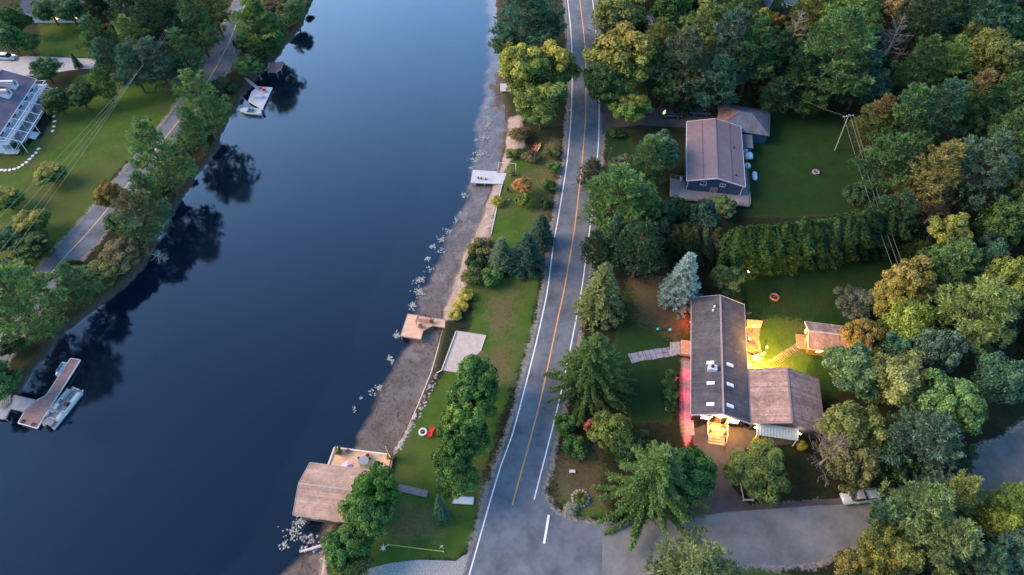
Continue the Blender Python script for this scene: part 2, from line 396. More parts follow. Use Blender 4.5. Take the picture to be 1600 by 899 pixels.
Z = np.where(inw, -np.minimum(dep, 4.5), Z)
attrs = {}
def smax(polys):
    r = np.full(X.shape, -6.0)
    for p in polys: r = np.maximum(r, sdist(X, Y, p))
    return np.clip(r, -6, 6)
attrs['lawn'] = smax(LAWNS); attrs['shaded_lawn'] = np.minimum(smax(LAWNS[2:5]+LAWNS[6:7]), -smax(LAMP_POOL)*.6); attrs['brown'] = smax(BROWN); attrs['sand'] = smax(SANDP); attrs['bed_garden'] = smax(GARD)
attrs['gravel'] = smax([road_poly, lroad_poly, APRON, LANE])
attrs['shore'] = np.clip(np.where(inw, -1, np.minimum(np.where(land_r > 0, land_r, 99), np.where(land_l > 0, land_l, 99))), -1, 9)
nyy, nxx = X.shape
me = bpy.data.meshes.new('ground')
co = np.stack([X, Y, Z], -1).reshape(-1, 3).astype(np.float32)
idx = np.arange(nyy*nxx).reshape(nyy, nxx)
q = np.stack([idx[:-1, :-1], idx[:-1, 1:], idx[1:, 1:], idx[1:, :-1]], -1).reshape(-1, 4).astype(np.int32)
def fast_mesh(me, co, q):
    me.vertices.add(len(co)); me.vertices.foreach_set('co', np.ascontiguousarray(co, np.float32).ravel())
    me.loops.add(q.size); me.loops.foreach_set('vertex_index', np.ascontiguousarray(q, np.int32).ravel())
    me.polygons.add(len(q)); k = q.shape[1]
    me.polygons.foreach_set('loop_start', np.arange(0, q.size, k, dtype=np.int32))
    me.polygons.foreach_set('loop_total', np.full(len(q), k, np.int32))
    me.update(calc_edges=True)
fast_mesh(me, co, q)
for k, a in attrs.items():
    t = me.attributes.new(k, 'FLOAT', 'POINT'); t.data.foreach_set('value', a.reshape(-1).astype(np.float32))
gm = bpy.data.materials.new('ground'); gm.use_nodes = True; nt = gm.node_tree; N = nt.nodes; LK = nt.links
pb = N['Principled BSDF']; pb.inputs['Roughness'].default_value = .95; pb.inputs['Specular IOR Level'].default_value = .15
geo = N.new('ShaderNodeNewGeometry')
def noise(sc, det=4, ro=.6):
    n = N.new('ShaderNodeTexNoise'); n.inputs['Scale'].default_value = sc; n.inputs['Detail'].default_value = det; n.inputs['Roughness'].default_value = ro
    LK.new(geo.outputs['Position'], n.inputs[0]); return n.outputs[0]
def math_(op, a, b=None, c=None):
    n = N.new('ShaderNodeMath'); n.operation = op
    for i, v in enumerate((a, b, c)):
        if v is None: continue
        if isinstance(v, (int, float)): n.inputs[i].default_value = v
        else: LK.new(v, n.inputs[i])
    return n.outputs[0]
def ramp(v, *els):
    r = N.new('ShaderNodeValToRGB')
    while len(r.color_ramp.elements) < len(els): r.color_ramp.elements.new(.5)
    for e, (p, c) in zip(r.color_ramp.elements, els): e.position = p; e.color = (*c, 1)
    LK.new(v, r.inputs[0]); return r.outputs[0]
def mixc(f, a, b):
    m = N.new('ShaderNodeMix'); m.data_type = 'RGBA'
    if isinstance(f, float): m.inputs[0].default_value = f
    else: LK.new(f, m.inputs[0])
    for i, v in ((6, a), (7, b)):
        if isinstance(v, tuple): m.inputs[i].default_value = (*v, 1)
        else: LK.new(v, m.inputs[i])
    return m.outputs[2]
def attr(n):
    a = N.new('ShaderNodeAttribute'); a.attribute_name = n; return a.outputs['Fac']
def smooth(v, lo, hi):
    m = N.new('ShaderNodeMapRange'); m.interpolation_type = 'SMOOTHSTEP'; m.inputs['From Min'].default_value = lo; m.inputs['From Max'].default_value = hi
    LK.new(v, m.inputs[0]); return m.outputs[0]
nA, nB, nC, nD = noise(.06, 5), noise(.35, 5, .7), noise(2.2, 4, .7), noise(9, 3, .7)
floor_ = mixc(smooth(nC, .35, .65), (.012, .02, .008), (.03, .027, .014))
floor_ = mixc(smooth(nB, .5, .62), floor_, (.014, .026, .009))
lawn = ramp(nB, (.3, (.04, .085, .012)), (.5, (.055, .115, .016)), (.68, (.085, .125, .022)))
lawn = mixc(math_('MULTIPLY', smooth(nA, .48, .6), .7), lawn, (.085, .098, .028))
lawn = mixc(math_('MULTIPLY', smooth(noise(.16, 6, .75), .54, .64), .6), lawn, (.12, .105, .045))
lawn = mixc(math_('MULTIPLY', smooth(nC, .5, .75), .45), lawn, (.10, .125, .035))
lawn = mixc(math_('MULTIPLY', smooth(nD, .48, .62), .5), lawn, (.022, .05, .01))
brown = ramp(nC, (.3, (.09, .075, .035)), (.6, (.15, .11, .06)), (.8, (.07, .09, .03)))
sand = ramp(nB, (.3, (.24, .185, .165)), (.6, (.36, .29, .265))); sand = mixc(smooth(nC, .5, .68), sand, (.16, .125, .11))
grav = ramp(nC, (.3, (.13, .11, .09)), (.55, (.24, .215, .195)), (.75, (.36, .33, .31)))
shaded_lawn = ramp(nB, (.3, (.009, .034, .009)), (.7, (.017, .052, .011)))  # right-hand lawns: shade painted in as darker green grass
shaded_lawn = mixc(math_('MULTIPLY', smooth(nC, .45, .65), .5), shaded_lawn, (.028, .05, .014))
def edge(a, amp, w):
    s = math_('ADD', a, math_('MULTIPLY', math_('SUBTRACT', nB, .5), amp)); s = math_('ADD', s, math_('MULTIPLY', math_('SUBTRACT', nC, .5), amp*.6))
    return smooth(s, -w, w)
c = mixc(edge(attr('lawn'), 3.0, .5), floor_, lawn)
shaded_lawn = mixc(math_('MULTIPLY', smooth(noise(.13, 6, .75), .52, .66), .6), shaded_lawn, (.03, .035, .014))
c = mixc(edge(attr('shaded_lawn'), 3.0, .5), c, shaded_lawn)
c = mixc(math_('MULTIPLY', edge(attr('brown'), 7.0, 1.6), .75), c, brown)
shore = attr('shore')
c = mixc(math_('MULTIPLY', smooth(math_('ADD', shore, math_('MULTIPLY', nC, 1.2)), 2.2, .9), .8), c, ramp(nC, (.35, (.03, .03, .018)), (.7, (.09, .075, .05))))
c = mixc(edge(attr('sand'), 2.0, .4), c, sand)
c = mixc(edge(attr('bed_garden'), .8, .3), c, ramp(nC, (.35, (.2, .13, .10)), (.7, (.38, .28, .24))))
gr = math_('ADD', attr('gravel'), .75)
c = mixc(edge(gr, 2.6, .4), c, grav)
c = mixc(math_('MULTIPLY', smooth(math_('ADD', shore, math_('MULTIPLY', nC, .5)), .75, .35), .6), c, (.07, .05, .04))   # wet line
# lake bed: pale stony sand on the shallow shelf, light lost in deep water painted navy
sp = N.new('ShaderNodeSeparateXYZ'); LK.new(geo.outputs['Position'], sp.inputs[0])
bedc = ramp(nB, (.3, (.15, .105, .078)), (.55, (.235, .165, .13)), (.75, (.33, .245, .195)))
bedc = mixc(math_('MULTIPLY', smooth(nC, .52, .68), .8), bedc, (.06, .05, .045))
bedc = mixc(math_('MULTIPLY', smooth(noise(.55, 6, .75), .5, .64), .6), bedc, (.09, .075, .055))
bedc = mixc(math_('MULTIPLY', smooth(noise(.2, 6, .7), .52, .6), .45), bedc, (.36, .29, .25))
bedc = mixc(math_('MULTIPLY', smooth(nD, .58, .7), .5), bedc, (.5, .46, .42))
bedc = mixc(smooth(math_('ADD', sp.outputs[2], math_('MULTIPLY', nB, .35)), -.15, -.8), bedc, (.0025, .014, .038))
c = mixc(smooth(sp.outputs[2], .02, -.02), c, bedc)
LK.new(c, pb.inputs['Base Color'])
bn = N.new('ShaderNodeBump'); bn.inputs['Strength'].default_value = .6; bn.inputs['Distance'].default_value = .25
LK.new(math_('ADD', nC, nD), bn.inputs['Height']); LK.new(bn.outputs[0], pb.inputs['Normal'])
ground = link('ground', me, gm); ground['kind'] = 'structure'

# ------------------------------------------------------------------ lake water
wm = bpy.data.materials.new('lake_water'); wm.use_nodes = True; nt = wm.node_tree; N = nt.nodes; LK = nt.links; N.clear()
out = N.new('ShaderNodeOutputMaterial'); gl = N.new('ShaderNodeBsdfGlossy'); tr = N.new('ShaderNodeBsdfTransparent'); fr = N.new('ShaderNodeLayerWeight'); ms = N.new('ShaderNodeMixShader')
fr.inputs['Blend'].default_value = .5; gl.inputs['Roughness'].default_value = .012; gl.inputs['Color'].default_value = (.9, .95, 1, 1)
tr.inputs[0].default_value = (.88, .92, .95, 1)
geo = N.new('ShaderNodeNewGeometry'); mp = N.new('ShaderNodeMapping'); mp.inputs['Scale'].default_value = (.8, 2.2, 1); LK.new(geo.outputs['Position'], mp.inputs[0])
nz = N.new('ShaderNodeTexNoise'); nz.inputs['Scale'].default_value = .9; nz.inputs['Detail'].default_value = 7; nz.inputs['Roughness'].default_value = .6; LK.new(mp.outputs[0], nz.inputs[0])
bp = N.new('ShaderNodeBump'); bp.inputs['Strength'].default_value = .2; bp.inputs['Distance'].default_value = .05
LK.new(nz.outputs[0], bp.inputs['Height']); LK.new(bp.outputs[0], gl.inputs['Normal'])
pw = N.new('ShaderNodeMath'); pw.operation = 'POWER'; pw.inputs[1].default_value = 2.3; LK.new(fr.outputs['Facing'], pw.inputs[0])
ma = N.new('ShaderNodeMath'); ma.operation = 'MULTIPLY_ADD'; ma.inputs[1].default_value = 1.12; ma.inputs[2].default_value = .016; LK.new(pw.outputs[0], ma.inputs[0])
LK.new(ma.outputs[0], ms.inputs[0]); LK.new(tr.outputs[0], ms.inputs[1]); LK.new(gl.outputs[0], ms.inputs[2]); LK.new(ms.outputs[0], out.inputs[0])
wp = [(float(xW(np.array(y)))+3, float(y)) for y in np.arange(-200, 900, 6)]
wq = [(float(xL(np.array(y)))-3, float(y)) for y in np.arange(-200, 900, 6)]
me = bpy.data.meshes.new('lake_water'); vs = []; fs = []
for a, b in zip(wp, wq): vs += [(b[0], b[1], 0), (a[0], a[1], 0)]
fs = [(2*i, 2*i+1, 2*i+3, 2*i+2) for i in range(len(wp)-1)]
me.from_pydata(vs, [], fs); lake = link('lake_water', me, wm); lake['kind'] = 'structure'
# ------------------------------------------------------------------ tree builders
def unit(v): return v/np.maximum(1e-9, np.linalg.norm(v, axis=-1, keepdims=True))
def quads(name, C, Nn, size, asp, tint, dirs=None, rng=None):
    n = len(C)
    if dirs is None:
        r = rng.normal(size=(n, 3)); u = unit(np.cross(Nn, r)); v = unit(np.cross(Nn, u))
    else:
        u = unit(dirs); r = rng.normal(size=(n, 3)); v = unit(np.cross(u, r))
    u = u*(size*asp)[:, None]*.5; v = v*size[:, None]*.5
    co = np.stack([C-u-v*.6, C+u*.2-v, C+u+v*.3, C-u*.2+v], 1).reshape(-1, 3)
    q = np.arange(n*4).reshape(n, 4)
    me = bpy.data.meshes.new(name); fast_mesh(me, co, q)
    a = me.attributes.new('tint', 'FLOAT', 'FACE'); a.data.foreach_set('value', np.clip(tint, 0, 1).astype(np.float32))
    return me
bark = mat('bark', (.09, .065, .05), .9, .3, 4, .1, stretch=(3, 3, .6))
bark_p = mat('pale_bark', (.3, .27, .24), .9, .3, 4, .1)
bark_b = mat('birch_bark', (.62, .6, .57), .8, .15, 5, .1)
def decid(seed, H=11., R=4.5, z0=.22, ncl=64, lf=230, ls=.30, clr=1.15, m_bark=None, name='crown', lobes=0, flat=1.0):
    rng = np.random.default_rng(seed); cz = H*(z0+1)/2; hz = H*(1-z0)/2
    d = unit(rng.normal(size=(ncl*3, 3))); d = d[d[:, 2] > -.75][:ncl]; ncl = len(d)
    rad = rng.uniform(.62, .98, ncl)*(1+.14*np.sin(3*np.arctan2(d[:, 1], d[:, 0])+seed))
    c = d*rad[:, None]*np.array([R-clr*.6, R-clr*.6, hz-clr*.5])+np.array([0, 0, cz])
    if lobes:
        nl_ = lobes; lc = unit(rng.normal(size=(nl_, 3)))*rng.uniform(.35, .62, nl_)[:, None]; lc[:, 2] = lc[:, 2]*.9+.05; lr = rng.uniform(.36, .56, nl_)
        w_ = rng.integers(0, nl_, ncl); d2 = unit(rng.normal(size=(ncl, 3))); d2[:, 2] = np.abs(d2[:, 2])*.8+d2[:, 2]*.2
        c = (lc[w_]+d2*lr[w_][:, None]*rng.uniform(.8, 1.08, ncl)[:, None])*np.array([R, R, hz])+np.array([0, 0, cz])
    # wider above, narrower below
    low = np.clip((c[:, 2]-H*z0)/(H*.25), .45, 1); c[:, :2] *= low[:, None]
    cr = clr*rng.uniform(.65, 1.25, ncl); ct = rng.uniform(0, 1, ncl)
    k = np.repeat(np.arange(ncl), lf); n = len(k)
    dd = unit(rng.normal(size=(n, 3))); dd[:, 2] = np.where(dd[:, 2] < -.35, -dd[:, 2], dd[:, 2])
    pos = c[k]+dd*(cr[k]*rng.uniform(.72, 1.12, n))[:, None]*np.array([1, 1, .8*flat])
    nor = unit(dd+rng.normal(size=(n, 3))*.55)
    tint = .62*ct[k]+.38*rng.uniform(0, 1, n)
    # inner fill
    m = int(ncl*lf*.16); di = unit(rng.normal(size=(m, 3)))*rng.uniform(0, .72, m)[:, None]**.5
    pi = di*np.array([R*.8, R*.8, hz*.85])+np.array([0, 0, cz]); lo2 = np.clip((pi[:, 2]-H*z0)/(H*.25), .45, 1); pi[:, :2] *= lo2[:, None]
    pos = np.vstack([pos, pi]); nor = np.vstack([nor, unit(rng.normal(size=(m, 3)))]); tint = np.concatenate([tint, rng.uniform(0, 1, m)])
    size = rng.uniform(.7, 1.3, len(pos))*ls
    crown = quads(name, pos, nor, size, 1.35, tint, None, rng)
    tb = MB(); r0 = H*.018+.05
    tb.tube([(0, 0, -.2), (0.05*H*.1, 0, H*.3), (.1, .1, H*.62)], [r0*1.3, r0, r0*.5], 7)
    for i in range(7):
        j = rng.integers(ncl); t = rng.uniform(.25, .5)
        s = Vector((0.05, 0, H*t)); e = Vector(c[j]*.85+np.array([0, 0, cz*.15])); mid = s.lerp(e, .5)+Vector((0, 0, -.2))
        tb.tube([s, mid, e], [r0*.5, r0*.35, r0*.12], 5)
    return crown, tb, (H, R)
def pine(seed, H=18., R=5., nb=74, nt_=21, z0=.24, nl=.5, lean=0.0, top=.35):
    rng = np.random.default_rng(seed); P_, D_, T_, S_ = [], [], [], []
    tb = MB(); r0 = .28
    tb.tube([(0, 0, -.2), (.1, .05, H*.4), (.0, .1, H*.75), (0, 0, H*.96)], [r0, r0*.75, r0*.4, .04], 7)
    for b in range(nb):
        f = (b+rng.uniform())/nb; z = H*(z0+(1-z0)*f)
        prof = (1-f)**.6*.95+.13 if f > top else .80+.3*(f/top)
        L = R*prof*rng.uniform(.5, 1.12)*(1-.0*f); az = b*2.4+rng.uniform(-.5, .5); el = R_(rng.uniform(2, 18)+38*f**2)
        d = np.array([math.cos(az)*math.cos(el), math.sin(az)*math.cos(el), math.sin(el)])
        lat = np.array([-math.sin(az), math.cos(az), 0]); o = np.array([0, 0, z])
        tone = rng.uniform(0, 1); n = max(6, int(nt_*L/R*1.25))
        s = rng.uniform(.3, 1.0, n)**.7
        w = rng.normal(size=n)*.2*L*np.sin(np.clip(s, 0, 1)*2.6)
        pos = o+d*(s*L)[:, None]+lat*w[:, None]+np.stack([np.zeros(n), np.zeros(n), rng.normal(size=n)*.18+.12*s*L*.3], 1)
        P_.append(pos); D_.append(np.repeat((d*1.0+np.array([0, 0, .55]))[None], n, 0)+lat*(w/ L)[:, None]); T_.append(np.full(n, tone)); S_.append(np.full(n, 1.0))
        if L > 1.2 and b % 2 == 0:
            tb.tube([tuple(o), tuple(o+d*L*.5-np.array([0, 0, .1])), tuple(o+d*L*.9)], [.07, .05, .02], 4)
    C = np.vstack(P_); D = np.vstack(D_); T = np.concatenate(T_)
    kk = 13; k = np.repeat(np.arange(len(C)), kk); n = len(k)
    dirs = unit(D[k]*.9+rng.normal(size=(n, 3))*.75); ln = nl*rng.uniform(.7, 1.25, n)
    pos = C[k]+dirs*(ln*.5)[:, None]+rng.normal(size=(n, 3))*.09
    tint = .45*T[k]+.3*rng.uniform(0, 1, len(C))[k]+.25*rng.uniform(0, 1, n)
    crown = quads('crown', pos, dirs, ln*.3, 3.3, tint, dirs, rng)
    return crown, tb, (H, R)
def spruce(seed, H=14., R=3.2, nb=210, droop=.35, tuft=.42, den=.32, rope=False, z0=.04, pw=.85):
    rng = np.random.default_rng(seed); P_, D_, T_, S_ = [], [], [], []
    tb = MB(); tb.tube([(0, 0, -.2), (0, 0, H*.5), (0, 0, H*.98)], [.24, .15, .03], 7)
    for b in range(nb):
        f = (b+rng.uniform())/nb; z = H*(z0+(1-z0)*f*.985)
        L = R*((1-f)**pw)*rng.uniform(.82, 1.1)+.18; az = b*2.39996+rng.uniform(-.3, .3)
        n = max(4, int(L/den)); s = (np.arange(n)+rng.uniform(0, 1, n))/n; s = .08+.92*s
        out = np.array([math.cos(az), math.sin(az), 0]); lat = np.array([-math.sin(az), math.cos(az), 0])
        cur = rng.normal()*.12*L
        zz = z+(.22*s-droop*s**2*1.3)*L*(1-f*.4)+(.12*L*np.clip(s-.8, 0, 1)*3 if rope else 0)
        wd = (.0 if rope else .26)*L*(1-s)*rng.uniform(-1, 1, n)
        pos = out*(s*L)[:, None]+lat*(wd+cur*s*s)[:, None]; pos[:, 2] = zz
        P_.append(pos); D_.append(np.repeat(out[None], n, 0)); T_.append(np.full(n, rng.uniform())*.6+.4*s); S_.append(1-.45*s if rope else np.ones(n))
        if rope and L > 2:
            tb.tube([(0, 0, z), tuple(out*L*.5+np.array([0, 0, z+(.11-droop*.32)*L*(1-f*.4)])), tuple(out*L*.93+lat*cur*.85+np.array([0, 0, z+(.2-droop*1.1)*L*(1-f*.4)]))], [.08, .06, .02], 4)
    C = np.vstack(P_); D = np.vstack(D_); T = np.concatenate(T_); S = np.concatenate(S_)
    kk = 16 if rope else 12
    k = np.repeat(np.arange(len(C)), kk); n = len(k)
    down = np.array([0, 0, -.5 if rope else -.25])
    dirs = unit(D[k]*.7+down+rng.normal(size=(n, 3))*np.array([.7, .7, .5 if rope else .35])); ln = tuft*rng.uniform(.7, 1.3, n)*S[k]
    pos = C[k]+dirs*(ln*.5)[:, None]+rng.normal(size=(n, 3))*.07
    tint = .55*T[k]+.45*rng.uniform(0, 1, n)
    crown = quads('crown', pos, dirs, ln*.34, 3.0, tint, dirs, rng)
    if rope:       # shorter inner twigs between the long arms
        m = 4200; f = rng.uniform(0, 1, m)**1.2; az = rng.uniform(0, 6.283, m); rr = R*((1-f)**pw)*rng.uniform(.15, .5, m)*(.8+.2*np.sin(az*9+f*30))+.15
        pp = np.stack([rr*np.cos(az), rr*np.sin(az), H*(z0+(1-z0)*f)-rr*droop*.8], 1)
        dd = unit(np.stack([np.cos(az), np.sin(az), -np.full(m, .5)], 1)+rng.normal(size=(m, 3))*.5)
        l2 = rng.uniform(.3, .6, m); m2 = quads('inner', pp, dd, l2*.34, 3.0, .5*(.5+.5*np.sin(az*9+f*30))+rng.uniform(0, .5, m), dd, rng)
        bm = bmesh.new(); bm.from_mesh(crown); bm.from_mesh(m2); bm.to_mesh(crown); bm.free(); bpy.data.meshes.remove(m2)
    return crown, tb, (H, R)
def cedar(seed, H=8.5, R=1.7, n=9000, ls=.24):
    rng = np.random.default_rng(seed); f = rng.uniform(0, 1, n)**1.1; az = rng.uniform(0, 2*math.pi, n)
    prof = np.clip((1-f)*2.6, 0, 1)**.6*(.82+.18*np.sin(f*17+az*3))*(1+.18*np.sin(az*5+f*9+seed))
    rr = R*prof*rng.uniform(.72, 1.08, n)
    pos = np.stack([rr*np.cos(az), rr*np.sin(az), H*(.02+.97*f)], 1)
    nor = unit(np.stack([np.cos(az), np.sin(az), np.full(n, .45)], 1)+rng.normal(size=(n, 3))*.5)
    tint = .5*(.5+.5*np.sin(az*5+f*9+seed))*.6+.5*rng.uniform(0, 1, n)+.12*f
    crown = quads('crown', pos, nor, ls*rng.uniform(.7, 1.3, n), 1.6, tint, None, rng)
    tb = MB(); tb.tube([(0, 0, -.2), (0, 0, H*.9)], [.12, .03], 6)
    return crown, tb, (H, R)
def bare(seed, H=13., R=3.2, dens=1.0):
    rng = random.Random(seed); tb = MB(); tw = MB()
    tb.tube([(0, 0, -.2), (.1, 0, H*.5), (0, .1, H)], [.2, .13, .03], 6)
    def br(p, d, L, r, lv):
        e = p+d*L; mid = p.lerp(e, .5)+Vector((rng.uniform(-1, 1), rng.uniform(-1, 1), rng.uniform(-.2, 1)))*L*.1
        tw.tube([p, mid, e], [r, r*.75, r*.4], 4 if lv < 2 else 3)
        if lv < 3:
            for i in range(4 if lv == 0 else 3):
                t = rng.uniform(.3, 1); q = p.lerp(e, t)
                nd = (d+Vector((rng.uniform(-1, 1), rng.uniform(-1, 1), rng.uniform(-.3, .8)))*.75).normalized()
                br(q, nd, L*rng.uniform(.35, .6), max(.02, r*.6), lv+1)
    for b in range(int(30*dens)):
        f = b/(30*dens); z = H*(.28+.7*f); az = b*2.4; L = R*(1-f)**.6*rng.uniform(.7, 1.1)+.3; el = rng.uniform(.05, .55)+f*.5
        br(Vector((0, 0, z)), Vector((math.cos(az)*math.cos(el), math.sin(az)*math.cos(el), math.sin(el))), L*.8, .055, 0)
    return tw, tb, (H, R)

FM = foliage_mat('foliage')
FM_yel = foliage_mat('foliage_turning_yellow', (.055, .095, .025), (.32, -.15, -.30), -1.0, .7, .3)
FM_tip = foliage_mat('foliage_orange_top', (.20, .13, .03), (-.1, .25, .55), 6.6, .9, .3)
FM_tipy = foliage_mat('foliage_yellow_top', (.23, .21, .04), (-.15, .1, .9), 8.2, 1.0, .5)
FM_patch = foliage_mat('foliage_brown_patches', (.13, .09, .035), (0, 0, .1), 3.3, 1.5, .22)
FM_lo = foliage_mat('foliage_brown_below', (.13, .08, .05), (.1, -.1, -.35), -.6, .7, .35)
twig_m = mat('dead_twigs', (.30, .26, .25), .9, .2, 2, .1)
twig_d = mat('bare_purple_twigs', (.2, .155, .155), .9, .2, 2, .1)
PROTO = {}
def proto(kind, i, builder, crownmat, m_bark, frac):
    c, tb, dim = builder
    tme = tb.build('trunk', m_bark); tm = tme.data; bpy.data.objects.remove(tme)
    if isinstance(c, MB):
        o = c.build('twigs', crownmat); cm = o.data; bpy.data.objects.remove(o)
    else: cm = c; cm.materials.append(crownmat)
    PROTO.setdefault(kind, []).append((cm, tm, dim, frac))
for i in range(6): proto('decid', i, decid(11+i, z0=.1, ncl=120, lf=150, ls=.26, clr=.82, lobes=8+i), FM, bark, .58)
for i in range(2): proto('decidfine', i, decid(31+i, z0=.12, ncl=120, lf=150, clr=.8, ls=.24), FM, bark, .6)
for i in range(4): proto('pine', i, pine(51+i), FM, bark, .62)
for i in range(2): proto('spruce', i, spruce(71+i), FM, bark, .42)
proto('norway', 0, spruce(81, H=17, R=7.2, nb=88, droop=.36, tuft=.6, den=.10, rope=True, pw=1.0), FM, bark, .3)
proto('norwaydense', 0, spruce(82, H=17, R=6.4, nb=170, droop=.3, tuft=.5, den=.16, rope=True, pw=.9), FM, bark, .35)
for i in range(3): proto('cedar', i, cedar(91+i), FM, bark, .5)
for i in range(2): proto('bare', i, bare(101+i), twig_m, bark_p, .62)
proto('barebush', 0, bare(105, H=9, R=4.2, dens=1.4), twig_d, bark_p, .55)
for i in range(3): proto('bush', i, decid(111+i, H=2.4, R=1.7, z0=.02, ncl=26, lf=120, ls=.17, clr=.5), FM, bark, .5)
for i in range(2): proto('birch', i, decid(121+i, H=12, R=3.6, z0=.3, ncl=52, lf=150, ls=.24, clr=.8), FM, bark_b, .68)
NM = {'decid': 'broadleaf_tree', 'decidfine': 'broadleaf_tree', 'pine': 'pine_tree', 'spruce': 'spruce_tree', 'norway': 'spruce_tree', 'norwaydense': 'spruce_tree', 'cedar': 'cedar_tree', 'bare': 'bare_tree', 'barebush': 'bare_tree', 'bush': 'shrub', 'birch': 'birch_tree'}
TREES = []
_tc = 0
def tree(kind, cx, cy, rpx, H, col, label, group=None, m=None, ground=False, var=None, cat=None):
    """tree whose crown centre is surveyed at (cx, cy), crown radius rpx, height H"""
    global _tc
    if kind == 'pine': rpx *= (1.25 if cx > 520 else 1.02); H *= 1.1
    if kind == 'decid' and not ground and cx > 520: rpx *= 1.14; H *= 1.08
    v = PROTO[kind]; cm, tm, (h0, r0), fr = v[(_tc if var is None else var) % len(v)]; _tc += 1
    p = at(cx, cy, 1.0) if ground else at(cx, cy, 1.0+fr*H)
    R = rpx/pxscale(p.x, p.y, p.z)
    land = 1.0
    xw_, xl_ = float(xW(np.array(p.y))), float(xL(np.array(p.y)))
    if xl_ < p.x < xw_: # keep the trunk on the bank
        p.x = xw_+.6 if abs(p.x-xw_) < abs(p.x-xl_) else xl_-.6
        land = .3
    nm = 'shrub' if (kind == 'bush' or H < 3.2) else NM[kind]
    e = empty(nm, (p.x, p.y, land), (_tc*1.7) % 6.28, label, cat or ('shrub' if nm == 'shrub' else 'tree'), group)
    e.scale = (R/r0, R/r0, H/h0)
    t = link('trunk' if nm != 'shrub' else 'stem', tm, None, e)
    c = link('crown' if nm != 'shrub' else 'foliage', cm, None, e)
    if kind in ('bare', 'barebush'): c.name = 'twigs'
    c.color = (*(q*w*(.7 if kind == 'cedar' else 1.22) for q, w in zip(col, (1.0, 1.06, .92))), 1)
    if m is not None:
        c.material_slots[0].link = 'OBJECT'; c.material_slots[0].material = m
        e.rotation_euler.z = 0
    TREES.append((p.x, p.y, R, H)); return e
